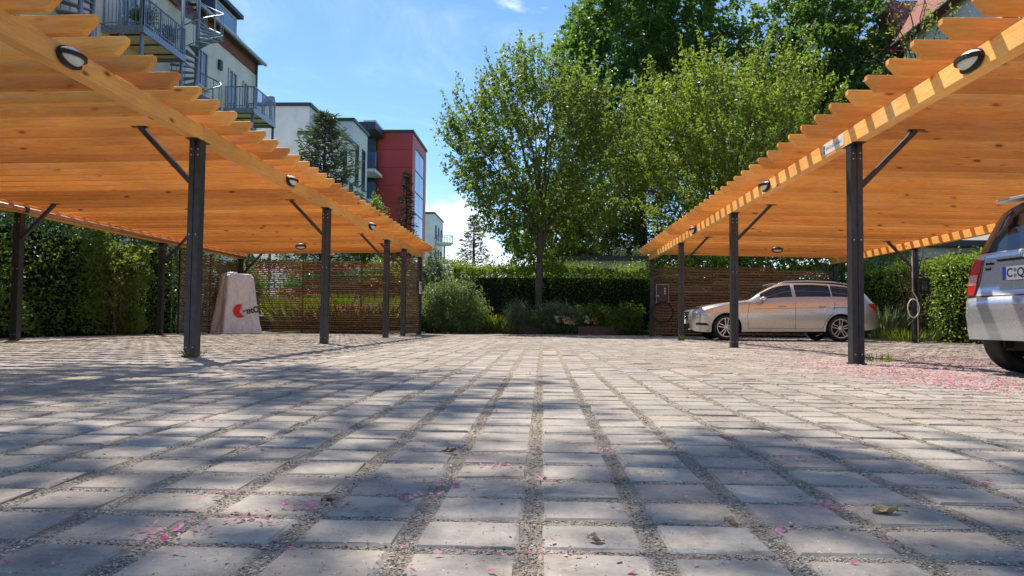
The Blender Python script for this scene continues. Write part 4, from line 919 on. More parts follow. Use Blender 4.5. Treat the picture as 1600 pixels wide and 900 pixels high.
def balcony(y0, y1, z, xo):
    s = bx('balcony', A, MAT['deck'], XA_+0.001, xo, y0, y1, z-0.10, z-0.03); loc = s.location + A.location
    def sub(n, m, a):
        o = bx(n, None, m, *a); o.parent = s; o.location = o.location - loc
    sub('deck_frame', MAT['galv'], (XA_+0.002, xo+0.06, y0-0.06, y0-0.001, z-0.24, z)); sub('deck_frame', MAT['galv'], (XA_+0.002, xo+0.06, y1+0.001, y1+0.06, z-0.24, z)); sub('deck_frame', MAT['galv'], (xo+0.001, xo+0.061, y0, y1, z-0.24, z))
    for k in range(3): yk = y0+(y1-y0)*(k+0.5)/3; sub('joist', MAT['edge'], (XA_+0.01, xo-0.01, yk-0.03, yk+0.03, z-0.15, z-0.101))
    mb = MB(); l = loc
    def P(x, y, zz): return (x-l.x, y-l.y, zz-l.z)
    for yy in (y0, y1):
        mb.bar(P(XA_+0.05, yy, z+1.05), P(xo+0.03, yy, z+1.05), 0.05); n = 10
        for k in range(n+1): x = XA_+0.08+(xo-XA_-0.06)*k/n; mb.bar(P(x, yy, z), P(x, yy, z+1.05), 0.022 if k % 5 else 0.05)
        mb.bar(P(XA_+0.05, yy, z+0.12), P(xo+0.03, yy, z+0.12), 0.03)
    mb.bar(P(xo+0.03, y0, z+1.05), P(xo+0.03, y1, z+1.05), 0.05); mb.bar(P(xo+0.03, y0, z+0.12), P(xo+0.03, y1, z+0.12), 0.03)
    n = int((y1-y0)/0.14)
    for k in range(n+1): y = y0+(y1-y0)*k/n; mb.bar(P(xo+0.03, y, z), P(xo+0.03, y, z+1.05), 0.022 if k % 8 else 0.05)
    o = mb.build('railing', MAT['galv'], s)
    for yy in (y0+0.05, y1-0.05): mb = MB(); mb.tube([P(xo-0.05, yy, 0), P(xo-0.05, yy, z+ (3.2 if y0 < 30 else 0))], 0.075, 8); mb.build('column', MAT['galv'], s)
balcony(25.4, 28.4, 10.65, -14.12); balcony(35.55, 38.4, 10.65, -14.15); balcony(19.2, 22.0, 10.65, -14.12)
def spiral(label, x, y, z0, z1, rad, a0):
    t = thing('spiral_staircase', label, 'staircase', (x, y, 0), 0, 'steel spiral staircases on the cream house')
    mb = MB(); mb.tube([(0, 0, 0), (0, 0, z1+1.1)], 0.085, 10); mb.build('pole', MAT['galv'], t)
    mb = MB(); mb.prism([(0.05, -0.07), (rad, -0.20), (rad, 0.20), (0.05, 0.07)], 'z', -0.045, 0.0); sm = mb.mesh('step', MAT['galv'])
    n = int((z1-z0)/0.2); rail = []; rail2 = []; mbb = MB()
    for k in range(n):
        a = a0 + k*R(24); z = z0+k*0.2; link('step', sm, t, (0, 0, z), (0, 0, a))
        p = (rad*0.98*math.cos(a), rad*0.98*math.sin(a)); rail.append((*p, z+1.0)); rail2.append((*p, z+0.1))
        mbb.bar((*p, z-0.04), (*p, z+1.0), 0.024)
    mbb.tube(rail, 0.028, 6); mbb.tube(rail2, 0.02, 5); mbb.build('handrail', MAT['galv'], t)
spiral('silver spiral staircase between the two balconies of the cream house', -14.45, 30.2, 0.2, 14.6, 1.0, 0.4)
spiral('dark spiral staircase at the near end of the cream house', -14.45, 23.0, 0.2, 14.2, 1.0, 2.0)
def potted(label, x, y, z, h, leaf, pm):
    t = thing('potted_plant', label, 'potted plant', (x, y, z)); mb = MB(); mb.lathe([(0.0, 0.0), (0.13, 0.0), (0.18, 0.3), (0.155, 0.3), (0.15, 0.26), (0.0, 0.25)], 12); mb.build('pot', pm, t)
    n = 420; P = in_ellipsoid(n, np.array([0, 0, 0.3+h*0.5]), np.array([0.34, 0.4, h*0.5])); mb = MB()
    for k in range(8): mb.tube([(0, 0, 0.25), tuple(P[k])], 0.008, 4, caps=False)
    mb.build('stems', MAT['bark'], t); link('foliage', leaves_mesh('foliage', P, 0.13, LF[leaf], P-[0, 0, 0.3], 0.35), t)
CP = plain('terracotta', (0.42, 0.15, 0.09), 0.8)
potted('yellow-green potted plant on the near balcony', -14.45, 26.3, 10.62, 1.0, 'fresh', CP)
potted('grey potted plant at the far end of the near balcony', -14.45, 27.8, 10.62, 0.7, 'grey', CP)
potted('small potted plant at the corner of the near balcony', -14.45, 25.8, 10.62, 0.45, 'hedge', CP)

# ---- pale grey stepped apartment block
B = thing('apartment_block', 'pale grey stepped apartment block with dark copings and blue balconies', 'building', (-18, 56, 0))
def vol(x0, x1, y0, y1, z1):
    bx('wall', B, MAT['greyw'], x0, x1, y0, y1, -0.1, z1); bx('coping', B, MAT['edge'], x0-0.12, x1+0.12, y0-0.12, y1+0.12, z1+0.001, z1+0.22)
vol(-24, -15.36, 48, 52.6, 14.35); vol(-24, -13.66, 52.61, 57.0, 14.6); vol(-15.35, -12.7, 46.1, 49.6, 12.0); vol(-24, -15.72, 57.01, 65.9, 14.3)
for y0, y1, z0, z1 in ((53.3, 54.2, 10.2, 13.2), (53.3, 54.2, 6.2, 9.2), (55.3, 56.2, 10.2, 13.2), (55.3, 56.2, 6.2, 9.2)): window_e(B, -13.66, y0, y1, z0, z1, fm='dframe')
for y0, y1, z0, z1 in ((46.7, 47.3, 9.2, 11.2), (48.2, 49.0, 6.0, 9.4), (46.7, 47.3, 4.6, 8.2)): window_e(B, -12.7, y0, y1, z0, z1, fm='dframe')
window_e(B, -15.36, 49.4, 50.0, 12.3, 13.6, fm='dframe')
for z in (5.6, 8.15, 10.7, 13.25):
    bx('balcony_slab', B, MAT['greyw'], -15.71, -14.32, 62.6, 65.5, z-0.25, z); bx('parapet', B, MAT['bluep'], -15.6, -14.30, 62.45, 62.58, z+0.001, z+1.35)
    window_s(B, 65.55, -15.55, -14.8, z+0.2, z+2.15, 'dframe')
bx('recess_wall', B, MAT['edge'], -15.715, -14.95, 65.601, 65.85, 0, 16.9); bx('recess_roof', B, MAT['edge'], -15.73, -14.3, 62.4, 65.86, 16.602, 17.2)
bx('roof_hatch', B, MAT['greyw'], -16.2, -15.1, 65.95, 69, 0, 18.3)
mb = MB(); mb.lathe([(0, 0.9), (0.35, 0.85), (0.4, 0.5), (0.28, 0.4), (0.28, 0)], 12); mb.build('roof_vent', MAT['galv'], B, (-18.6+18, 49.5-56, 14.57))
# ---- red clad tower
E_ = thing('red_tower', 'dark red clad stair tower with tall blue glazing strip', 'building', (-13.4, 70, 0))
bx('core_wall', E_, MAT['redp'], -14.94, -11.81, 66.06, 73.8, -0.1, 17.2); bx('coping', E_, MAT['edge'], -15.1, -11.65, 65.9, 73.95, 17.201, 17.42)
z = 0.2
while z < 17:
    z1 = min(17.19, z+(1.05 if int(z*10) % 2 else 1.6))
    bx('panel', E_, MAT['redp'], -14.93, -11.78, 66.0, 66.058, z, z1-0.03); z = z1
bx('panel', E_, MAT['redp'], -11.808, -11.75, 66.0, 67.6, 0.2, 17.15); bx('panel', E_, MAT['redp'], -11.808, -11.75, 72.4, 73.8, 0.2, 17.15); bx('panel', E_, MAT['redp'], -11.808, -11.75, 67.62, 72.38, 16.2, 17.15)
for k in range(8):
    for j in range(2):
        y0 = 67.66+j*2.36; bx('pane', E_, MAT['pane_b'], -11.80, -11.775, y0, y0+2.28, 0.4+k*1.97, 0.4+k*1.97+1.88)
for k in range(9): bx('transom', E_, MAT['dframe'], -11.80, -11.74, 67.62, 72.38, 0.31+k*1.97, 0.385+k*1.97)
# ---- distant pale building with round balconies
F_ = thing('distant_building', 'distant pale building with round balconies beside the red tower', 'building', (-18, 114, 0))
bx('wall', F_, MAT['greyw'], -24, -16.2, 110, 120, -0.1, 16.2); bx('coping', F_, MAT['edge'], -24.1, -16.1, 109.9, 120.1, 16.201, 16.5)
for z in (6, 9.4, 12.8):
    for y in (111.2, 114.2, 117.2): window_e(F_, -16.2, y, y+1.1, z, z+1.9, fm='dframe')
for z in (8.4, 12.0):
    mb = MB(); mb.lathe([(0, -0.4), (1.0, -0.3), (1.35, 0.0), (1.35, 0.12), (0, 0.12)], 18); mb.build('balcony_floor', MAT['greyw'], F_, (-14.9+18, 112.0-114, z))
    mb = MB(); mb.tube([(1.3*math.cos(t), 1.3*math.sin(t), 1.15) for t in [R(20*k) for k in range(19)]], 0.05, 6)
    for k in range(18): t = R(20*k); mb.bar((1.3*math.cos(t), 1.3*math.sin(t), 0.1), (1.3*math.cos(t), 1.3*math.sin(t), 1.15), 0.05)
    mb.build('railing', MAT['galv'], F_, (-14.9+18, 112.0-114, z))
mb = MB(); mb.tube([(0, 0, 0), (0, 0, 12)], 0.14, 8); mb.build('column', MAT['galv'], F_, (-14.9+18, 112.0-114, 0))
# ---- white shed-roofed building behind the hedge
G_ = thing('low_building', 'low white building with flat black roof behind the hedge', 'building', (2.6, 34, 0))
bx('wall', G_, MAT['offw'], 0.9, 4.35, 32, 36, -0.1, 3.02); bx('roof', G_, MAT['edge'], 0.7, 4.5, 31.8, 36.2, 3.021, 3.22)
H_ = thing('garden_house', 'pale garden building with dark door beyond the low hedge', 'building', (15.5, 27, 0))
bx('wall', H_, MAT['offw'], 11.9, 19, 24.9, 29, -0.1, 2.95); bx('roof', H_, MAT['slate'], 11.6, 19.3, 24.5, 29.3, 2.951, 3.15)
window_s(H_, 24.9, 12.4, 12.9, 1.6, 2.6, 'dframe'); window_s(H_, 24.9, 13.9, 14.5, 1.2, 2.7, 'dframe')
bx('awning', H_, MAT['dframe'], 13.2, 18.5, 22.6, 24.88, 2.62, 2.72)
# ---- house with red tiled roof
I_ = thing('tiled_house', 'white house with steep red tiled roof behind the chestnut tree', 'building', (22, 28, 0))
bx('wall', I_, MAT['offw'], 17.2, 27, 18, 36, -0.1, 13.9)
mb = MB(); mb.prism([(16.75-22, 13.9), (19.4-22, 18.6), (24.6-22, 18.6), (27.4-22, 13.9)], 'y', 17.5-28, 36.3-28); ro = mb.build('roof', MAT['tile_d'], I_)
# courses of tiles on the slope that shows
sl = Vector((19.4-16.75, 0, 18.6-13.9)); SL = sl.length; sl.normalize(); nrm = Vector((-sl.z, 0, sl.x))
mbt = MB(); mbt.box(-0.09, 0.09, -0.11, 0.0, 0.0, 0.38); tm = bevel(mbt.mesh('tile', MAT['tile']), 0.03)
ang = math.atan2(sl.x, sl.z); cnt = 0
for i in range(10):
    for j in range(30):
        y = 30.4+j*0.196
        p = Vector((16.75-22, y-28, 13.9)) + sl*(0.02+i*0.34) + nrm*0.07
        o = link('tile', tm, I_, p, None); o.rotation_euler = (Matrix.Rotation(ang, 4, 'Y') @ Matrix.Rotation(R(90), 4, 'Z')).to_euler(); cnt += 1
mb = MB(); mb.tube([(16.7-22, 17.5-28, 13.86), (16.7-22, 36.4-28, 13.86)], 0.09, 8); mb.build('gutter', MAT['edge'], I_)
def window_w(b, X, y0, y1, z0, z1):
    w = bx('window', b, MAT['pane'], X-0.02, X+0.05, y0, y1, z0, z1); f = 0.08; loc = w.location + b.location
    for a in ((y0, y0+f, z0, z1), (y1-f, y1, z0, z1), (y0+f, y1-f, z0, z0+f), (y0+f, y1-f, z1-f, z1)):
        o = bx('frame', None, MAT['frame'], X-0.07, X-0.021, a[0], a[1], a[2], a[3]); o.parent = w; o.location = o.location - loc
for z in (1.2, 4.4, 7.6, 10.8):
    for y in (21, 24.5, 28, 31, 33.8): window_w(I_, 17.2, y-0.55, y+0.55, z, z+1.7)
bx('gable_wing', I_, MAT['offw'], 18.5, 24, 36.001, 41, -0.1, 14.2)
mb = MB(); mb.prism([(36.3-28, 14.2), (41.3-28, 14.2), (39-28, 17.2)], 'x', 17.6-22, 24.3-22); mb.build('wing_roof', MAT['tile_d'], I_)
# ================================================================== CARS
def paint(name, col, rough=0.27):
    m, nt, b = newmat(name); g = N(nt, 'ShaderNodeNewGeometry'); n = N(nt, 'ShaderNodeTexNoise', Scale=2.0, Detail=5.0); nt.links.new(g.outputs['Position'], n.inputs['Vector'])
    n2 = N(nt, 'ShaderNodeTexNoise', Scale=60.0, Detail=4.0); nt.links.new(g.outputs['Position'], n2.inputs['Vector'])
    r = ramp(nt, n.outputs['Fac'], [(0.3, tuple(c*0.93 for c in col)), (0.7, col)]); nt.links.new(r.outputs[0], b.inputs['Base Color'])
    b.inputs['Metallic'].default_value = 0.7; b.inputs['Coat Weight'].default_value = 0.8; b.inputs['Coat Roughness'].default_value = 0.05
    rr = N(nt, 'ShaderNodeMapRange'); rr.inputs['To Min'].default_value = rough-0.05; rr.inputs['To Max'].default_value = rough+0.1
    nt.links.new(n2.outputs['Fac'], rr.inputs['Value']); nt.links.new(rr.outputs[0], b.inputs['Roughness']); return m
MAT['silver'] = paint('champagne_silver', (0.60, 0.58, 0.545)); MAT['silver2'] = paint('blue_silver', (0.58, 0.61, 0.65))
MAT['carglass'] = plain('tinted_glass', (0.012, 0.014, 0.017), 0.04, 0, 0.1, 3, 0.9); MAT['seam'] = plain('panel_gap', (0.02, 0.02, 0.02), 0.8)
MAT['redlens'] = plain('red_lens', (0.50, 0.012, 0.016), 0.15, 0, 0.15, 20, 0.7, 0.6); MAT['clearlens'] = plain('clear_lens', (0.46, 0.50, 0.54), 0.1, 0.4, 0.25, 25, 0.8, 0.8)
MAT['paleLens'] = plain('pale_red_lens', (0.62, 0.28, 0.26), 0.2, 0, 0.1, 20, 0.6, 0.5)
def interp(tab, x):
    xs, ys = zip(*tab); return float(np.interp(x, xs, ys))
def smooth_interp(tab, x):
    """cosine-free cubic through the table (Catmull-Rom)"""
    xs = [p[0] for p in tab]; ys = [p[1] for p in tab]
    if x <= xs[0]: return ys[0]
    if x >= xs[-1]: return ys[-1]
    i = max(k for k in range(len(xs)-1) if xs[k] <= x); h = xs[i+1]-xs[i]; t = (x-xs[i])/h
    def sl(k):
        if k == 0 or k == len(xs)-1: return (ys[min(k+1, len(xs)-1)]-ys[max(k-1, 0)])/(xs[min(k+1, len(xs)-1)]-xs[max(k-1, 0)])
        a = (ys[k]-ys[k-1])/(xs[k]-xs[k-1]); b = (ys[k+1]-ys[k])/(xs[k+1]-xs[k])
        return 0.0 if a*b <= 0 else 2*a*b/(a+b)
    m0, m1 = sl(i)*h, sl(i+1)*h
    return (2*t**3-3*t*t+1)*ys[i] + (t**3-2*t*t+t)*m0 + (-2*t**3+3*t*t)*ys[i+1] + (t**3-t*t)*m1
def car(spec, t, body_mat):
    S = spec; L = S['L']; xs = set(np.round(np.linspace(0, L, int(L/0.055)), 4).tolist())
    for wx_ in S['wheels']:
        xs |= set(np.round(wx_ + S['arch']*np.cos(np.linspace(0, math.pi, 19)), 4).tolist())
    for k in S['cuts']: xs.add(k)
    for k in np.linspace(0, 0.3, 14): xs.add(round(float(k), 4)); xs.add(round(float(L-k), 4))
    xs = sorted(x for x in xs if 0 <= x <= L)
    nl, ng, nr_ = 9, 4, 6; secs = []
    for x in xs:
        zt = smooth_interp(S['top'], x); zb = smooth_interp(S['bot'], x); hw = smooth_interp(S['hw'], x); belt = min(smooth_interp(S['belt'], x), zt-0.03)
        for wx_ in S['wheels']:
            dx = abs(x-wx_)
            if dx < S['arch']: zb = max(zb, S['wr'] + math.sqrt(S['arch']**2-dx*dx)*0.985)
        zb = min(zb, belt-0.04); U = zt-belt; q = min(1, U/0.42)
        ye = (hw-0.11)*(1-q) + min(S['hwroof'], hw-0.13)*q; sec = []
        for k in range(nl):
            u = k/(nl-1); z = zb + (belt-zb)*u
            y = hw - 0.045*((z-0.58)/0.38)**2*(1 if z > 0.58 else 0.75) - (0.012 if z < 0.34 else 0)
            y += 0.012*math.exp(-((z-(belt-0.13))/0.03)**2)
            sec.append((y, z))
        yb = sec[-1][0]
        for k in range(1, ng+1):
            u = k/ng; z = belt + 0.012*min(1, q*4) + (zt-0.055*max(0.12, q)-belt-0.012*min(1, q*4))*u; y = yb-0.018 + (ye-yb+0.018)*u + 0.02*q*math.sin(math.pi*u); sec.append((y, z))
        yl, zl_ = sec[-1]
        for k in range(1, nr_+1):
            u = k/nr_; a = u*math.pi/2
            sec.append((yl*(1-u), zl_ + (zt-zl_)*math.sin(min(1, u*2.2)*math.pi/2) + S['crown']*u*u*0.0))
        secs.append(sec)
    m = len(secs[0]); Vv = []
    for sgn in (-1, 1):
        for x, sec in zip(xs, secs): Vv += [(x, sgn*y, z) for y, z in sec]
    n = len(xs); parts = {}
    for si, sgn in enumerate((-1, 1)):
        o = si*n*m
        for i in range(n-1):
            xm = (xs[i]+xs[i+1])/2
            for k in range(m-1):
                f = (o+i*m+k, o+(i+1)*m+k, o+(i+1)*m+k+1, o+i*m+k+1)
                if sgn > 0: f = f[::-1]
                nm = 'body'
                if nl <= k+1 <= nl+ng-1 and k >= nl:
                    for a, b, wn_ in S['side']:
                        if a <= xm <= b: nm = wn_
                if k >= nl+ng:
                    for a, b, wn_ in S['front_rear']:
                        if a <= xm <= b: nm = wn_
                if 'wrap' in S and k >= nl-1 and S['wrap'][0] <= xm <= S['wrap'][1]: nm = 'rear_window'
                if nm.startswith('side'): nm = nm + ('_n' if sgn < 0 else '_f')
                parts.setdefault(nm, []).append(f)
        # ends
    for i in (0, n-1):
        a = [i*m+k for k in range(m)]; b = [n*m+i*m+k for k in range(m)]
        for k in range(m-1): parts['body'].append((a[k], a[k+1], b[k+1], b[k]))
    objs = {}
    for nm, fs in parts.items():
        used = sorted({i for f in fs for i in f}); mpv = {v: j for j, v in enumerate(used)}
        mb = MB(); mb.add([Vv[i] for i in used], [tuple(mpv[i] for i in f) for f in fs], True)
        me = mb.mesh(nm, body_mat if nm == 'body' else MAT['carglass'])
        bm = bmesh.new(); bm.from_mesh(me); bmesh.ops.remove_doubles(bm, verts=bm.verts, dist=0.0004); bmesh.ops.dissolve_degenerate(bm, dist=0.0002, edges=bm.edges); bmesh.ops.recalc_face_normals(bm, faces=bm.faces); bm.to_mesh(me); bm.free()
        for p in me.polygons: p.use_smooth = True
        nice = 'body' if nm == 'body' else ('side_window' if nm.startswith('side') else nm)
        objs[nm] = link(nice, me, t)
    bv = BVHTree.FromPolygons(Vv, [f for fs in parts.values() for f in fs])
    return objs, bv
def cast(bv, p, d, off):
    h = bv.ray_cast(Vector(p), Vector(d)); return None if h[0] is None else h[0] - Vector(d)*off
def side_patch(name, bv, poly, mat, t, off=0.004, sgn=-1, n=8):
    """panel laid over the flank: polygon in (x, z) strips top line / bottom line"""
    top, bot = poly; V = []; F = []
    for i in range(n+1):
        u = i/n; a = [np.interp(u, np.linspace(0, 1, len(top)), [p[c] for p in top]) for c in (0, 1)]; b = [np.interp(u, np.linspace(0, 1, len(bot)), [p[c] for p in bot]) for c in (0, 1)]
        for j in range(5):
            w = j/4; x, z = a[0]*(1-w)+b[0]*w, a[1]*(1-w)+b[1]*w
            h = cast(bv, (x, sgn*3, z), (0, -sgn, 0), off); V.append(h if h else Vector((x, sgn*0.7, z)))
    F = [(i*5+j, (i+1)*5+j, (i+1)*5+j+1, i*5+j+1) for i in range(n) for j in range(4)]
    mb = MB(); mb.add(V, F, True); o = mb.build(name, mat, t); return o
def seam(bv, pts, t, sgn=-1, w=0.005, mat='seam', off=0.0, dirn=None, name='panel_gap'):
    P = []
    for a, b in zip(pts[:-1], pts[1:]):
        for k in range(6):
            u = k/6; P.append((a[0]+(b[0]-a[0])*u, a[1]+(b[1]-a[1])*u))
    P.append(pts[-1]); Q = []
    for p in P:
        h = cast(bv, (p[0], sgn*3, p[1]), (0, -sgn, 0), off) if dirn is None else cast(bv, (9, p[0], p[1]), (-1, 0, 0), off)
        if h: Q.append(h)
    if len(Q) > 1: mb = MB(); mb.tube(Q, w, 5, caps=False); return mb.build(name, MAT[mat], t)
def wheel_meshes(r, w, rr, spokes, twin):
    out = {}; rot = Matrix.Rotation(R(90), 4, 'X')
    mb = MB(); mb.lathe([(rr, -w*0.42), (rr+0.02, -w*0.5), (r-0.045, -w*0.52), (r-0.012, -w*0.44), (r, -w*0.30), (r, w*0.30), (r-0.012, w*0.44), (r-0.045, w*0.52), (rr+0.02, w*0.5), (rr, w*0.42), (rr, -w*0.42)], 40, rot); out['tyre'] = mb.mesh('tyre', MAT['black'])
    mb = MB(); mb.lathe([(rr+0.004, w*0.46), (rr-0.012, w*0.47), (rr-0.022, w*0.42), (rr-0.024, 0.0), (rr-0.024, -w*0.4)], 40, rot)
    mb.lathe([(0, w*0.44), (0.03, w*0.44), (0.062, w*0.40), (0.066, w*0.2), (0.0, w*0.2)], 20, rot)
    for k in range(spokes):
        for s in ((-1, 1) if twin else (0,)):
            a = 2*math.pi*k/spokes+0.3; d = Vector((math.cos(a), 0, math.sin(a))); e = Vector((-math.sin(a), 0, math.cos(a)))
            p0 = d*0.05 + e*s*0.022 + Vector((0, -w*0.37, 0)); p1 = d*(rr-0.012) + e*s*0.040 + Vector((0, -w*0.40, 0)); mb.bar(p0, p1, 0.022, 0.026, (0, 1, 0))
    out['rim'] = mb.mesh('rim', MAT['rim'])
    mb = MB(); mb.lathe([(0, w*0.1), (rr-0.03, w*0.1), (rr-0.03, w*0.05), (0, w*0.05)], 24, rot); mb.lathe([(0, w*0.22), (0.14, w*0.22), (0.14, w*0.12)], 24, rot); out['brake_disc'] = mb.mesh('brake_disc', MAT['seam'])
    return out
def wheels(t, xs, ty, r, wm):
    for x in xs:
        for s in (-1, 1):
            w = link('wheel', wm['tyre'], t, (x, s*ty, r), (0, 0, 0 if s < 0 else math.pi)); link('rim', wm['rim'], w); link('brake_disc', wm['brake_disc'], w)
def arch_liner(t, xs, r, ty, z):
    for x in xs:
        for s in (-1, 1):
            mb = MB(); V = []; n = 14
            for k in range(n+1):
                a = math.pi*k/n; V += [(x+r*math.cos(a), s*(ty+0.10), z+r*math.sin(a)), (x+r*math.cos(a), s*(ty-0.24), z+r*math.sin(a))]
            mb.add(V, [(2*k, 2*k+1, 2*k+3, 2*k+2) for k in range(n)]); mb.box(x-r, x+r, s*(ty-0.26), s*(ty-0.24), 0.22, z+r); mb.build('wheel_arch', MAT['seam'], t)

# ---- silver estate car, seen from its side, nose to the driveway
spec = dict(L=4.60, wheels=(0.84, 3.60), wr=0.318, arch=0.365, hwroof=0.595, crown=0.0, cuts=[1.42, 1.62, 2.10, 2.46, 2.545, 3.40, 3.43, 4.14, 4.02, 4.10, 4.40],
    top=[(0, 0.60), (0.03, 0.69), (0.10, 0.745), (0.35, 0.84), (0.8, 0.925), (1.2, 0.975), (1.40, 1.005), (1.75, 1.215), (2.1, 1.385), (2.4, 1.435), (2.9, 1.45), (3.5, 1.43), (3.95, 1.375), (4.14, 1.325), (4.30, 1.15), (4.43, 0.98), (4.52, 0.86), (4.575, 0.70), (4.60, 0.56)],
    bot=[(0, 0.30), (0.10, 0.22), (0.4, 0.20), (1.3, 0.215), (3.0, 0.235), (4.1, 0.27), (4.45, 0.31), (4.6, 0.38)],
    hw=[(0, 0.52), (0.04, 0.64), (0.12, 0.755), (0.3, 0.845), (0.8, 0.885), (2.3, 0.89), (3.7, 0.885), (4.2, 0.85), (4.42, 0.80), (4.54, 0.72), (4.6, 0.60)],
    belt=[(0, 0.62), (0.8, 0.86), (1.4, 0.945), (2.5, 0.965), (4.2, 1.0), (4.6, 0.9)],
    side=[(1.66, 2.46, 'side_a'), (2.545, 3.40, 'side_b'), (3.43, 4.02, 'side_c')], front_rear=[(1.42, 2.10, 'windscreen'), (4.14, 4.40, 'rear_window')])
T = thing('estate_car', 'silver estate car parked side-on under the far end of the carport', 'car', (3.58, 19.15, 0), R(0.8), 'silver cars under the carport')
T.scale = (0.985, 0.985, 0.985)
ob, bv = car(spec, T, MAT['silver'])
arch_liner(T, spec['wheels'], 0.363, 0.74, 0.318)
mb = MB(); mb.box(0.25, 4.4, -0.70, 0.70, 0.20, 0.45); mb.build('underbody', MAT['seam'], T)
wm = wheel_meshes(0.318, 0.225, 0.232, 5, True); wheels(T, spec['wheels'], 0.765, 0.318, wm)
for s in (-1, 1):
    seam(bv, [(1.36, 0.30), (1.34, 0.62), (1.40, 0.93)], T, s); seam(bv, [(2.50, 0.29), (2.505, 0.95)], T, s)
    seam(bv, [(3.16, 0.30), (3.22, 0.48), (3.42, 0.70), (3.47, 0.97)], T, s); seam(bv, [(1.36, 0.305), (3.16, 0.305)], T, s, 0.004)
    seam(bv, [(1.5, 0.775), (2.6, 0.81), (4.3, 0.84)], T, s, 0.0035, 'seam', 0.0005, name='body_crease')
    seam(bv, [(0.30, 0.80), (0.8, 0.885), (1.36, 0.94)], T, s, 0.004)
    seam(bv, [(1.28, 0.245), (3.2, 0.255)], T, s, 0.012, 'chrome', 0.002, name='sill_trim')
    side_patch('headlight', bv, ([(0.085, 0.60), (0.20, 0.70), (0.52, 0.765)], [(0.10, 0.56), (0.30, 0.57), (0.52, 0.70)]), MAT['clearlens'], T, 0.004, s)
    side_patch('tail_light', bv, ([(4.28, 0.93), (4.40, 0.935), (4.50, 0.90)], [(4.40, 0.80), (4.48, 0.74), (4.55, 0.70)]), MAT['redlens'], T, 0.004, s)
    side_patch('fog_lamp', bv, ([(0.12, 0.43), (0.36, 0.42)], [(0.11, 0.37), (0.42, 0.36)]), MAT['blackgloss'], T, 0.004, s)
    for x in (2.28, 3.26):
        mb = MB(); h = cast(bv, (x, s*3, 0.845), (0, -s, 0), 0.012); h2 = cast(bv, (x-0.2, s*3, 0.84), (0, -s, 0), 0.012); mb.bar(h, h2, 0.022, 0.03); link('door_handle', bevel(mb.mesh('door_handle', MAT['chrome']), 0.006, 2), T)
    mb = MB(); mb.lathe([(0.001, -0.11), (0.06, -0.10), (0.085, -0.04), (0.085, 0.05), (0.06, 0.10), (0.001, 0.105)], 14, Matrix.Translation((1.70, s*0.985, 1.01)) @ Matrix.Rotation(R(90), 4, 'X') @ Matrix.Diagonal((0.85, 0.75, 1.0, 1.0)))
    mb.bar((1.66, s*0.85, 0.965), (1.68, s*0.95, 0.975), 0.06, 0.03); mb.build('mirror', MAT['silver'], T)
    mb = MB(); mb.tube([(2.15, s*0.60, 1.415), (2.35, s*0.61, 1.468), (2.9, s*0.615, 1.485), (3.5, s*0.61, 1.465), (4.0, s*0.59, 1.40)], 0.016, 8); mb.build('roof_rail', MAT['chrome'], T)
# nose: grille with bars and round emblem, bumper intake, plate
mb = MB(); mb.box(-0.012, 0.06, -0.36, 0.36, 0.50, 0.70); mb.build('grille', MAT['blackgloss'], T)
mb = MB()
for z in (0.535, 0.60, 0.665): mb.box(-0.022, -0.013, -0.355, 0.355, z-0.008, z+0.008)
mb.build('grille_bars', MAT['chrome'], T)
mb = MB(); ring = [(-0.03, 0.085*math.cos(R(15*k)), 0.60+0.085*math.sin(R(15*k))) for k in range(25)]; mb.tube(ring, 0.010, 6)
for k in range(3): a = R(90+120*k); mb.bar((-0.03, 0, 0.60), (-0.03, 0.085*math.cos(a), 0.60+0.085*math.sin(a)), 0.016)
mb.build('emblem', MAT['chrome'], T)
mb = MB(); mb.box(-0.02, 0.12, -0.52, 0.52, 0.30, 0.41); mb.build('air_intake', MAT['blackgloss'], T)
mb = MB(); mb.box(-0.035, -0.021, -0.26, 0.26, 0.40, 0.51); mb.build('licence_plate', MAT['white'], T)
mb = MB(); mb.prism([(-0.03, 0.255), (0.10, 0.235), (0.10, 0.285), (-0.03, 0.285)], 'y', -0.55, 0.55); mb.build('front_lip', MAT['chrome'], T)

# ---- small silver hatchback, its tail towards the driveway
spec2 = dict(L=4.05, wheels=(0.80, 3.48), wr=0.305, arch=0.345, hwroof=0.60, crown=0.0, cuts=[1.1, 1.75, 2.3, 2.36, 3.1, 3.16, 3.72, 3.76, 3.92],
    top=[(0, 0.58), (0.05, 0.70), (0.2, 0.80), (0.6, 0.92), (1.0, 1.02), (1.15, 1.08), (1.75, 1.47), (2.2, 1.555), (2.9, 1.56), (3.5, 1.50), (3.70, 1.44), (3.80, 1.26), (3.905, 1.035), (3.935, 0.98), (3.955, 0.80), (3.965, 0.66), (4.04, 0.635), (4.05, 0.58)],
    bot=[(0, 0.28), (0.2, 0.20), (1.2, 0.2), (3.0, 0.22), (3.7, 0.26), (4.05, 0.29)],
    hw=[(0, 0.50), (0.05, 0.64), (0.15, 0.74), (0.4, 0.82), (0.8, 0.85), (2.2, 0.865), (3.2, 0.85), (3.6, 0.81), (3.86, 0.755), (3.96, 0.72), (4.02, 0.66), (4.05, 0.58)],
    belt=[(0, 0.60), (0.8, 0.86), (1.2, 0.95), (3.6, 1.0), (3.93, 0.95), (4.05, 0.55)],
    side=[(1.45, 2.3, 'side_a'), (2.36, 3.1, 'side_b'), (3.16, 3.55, 'side_c')], front_rear=[(1.1, 1.75, 'windscreen'), (3.715, 3.905, 'rear_window')], wrap=(3.70, 3.905))
T2 = thing('hatchback_car', 'silver hatchback with its tail to the court, cut by the frame edge', 'car', (7.72, 6.42, 0), R(186), 'silver cars under the carport')
ob2, bv2 = car(spec2, T2, MAT['silver2'])
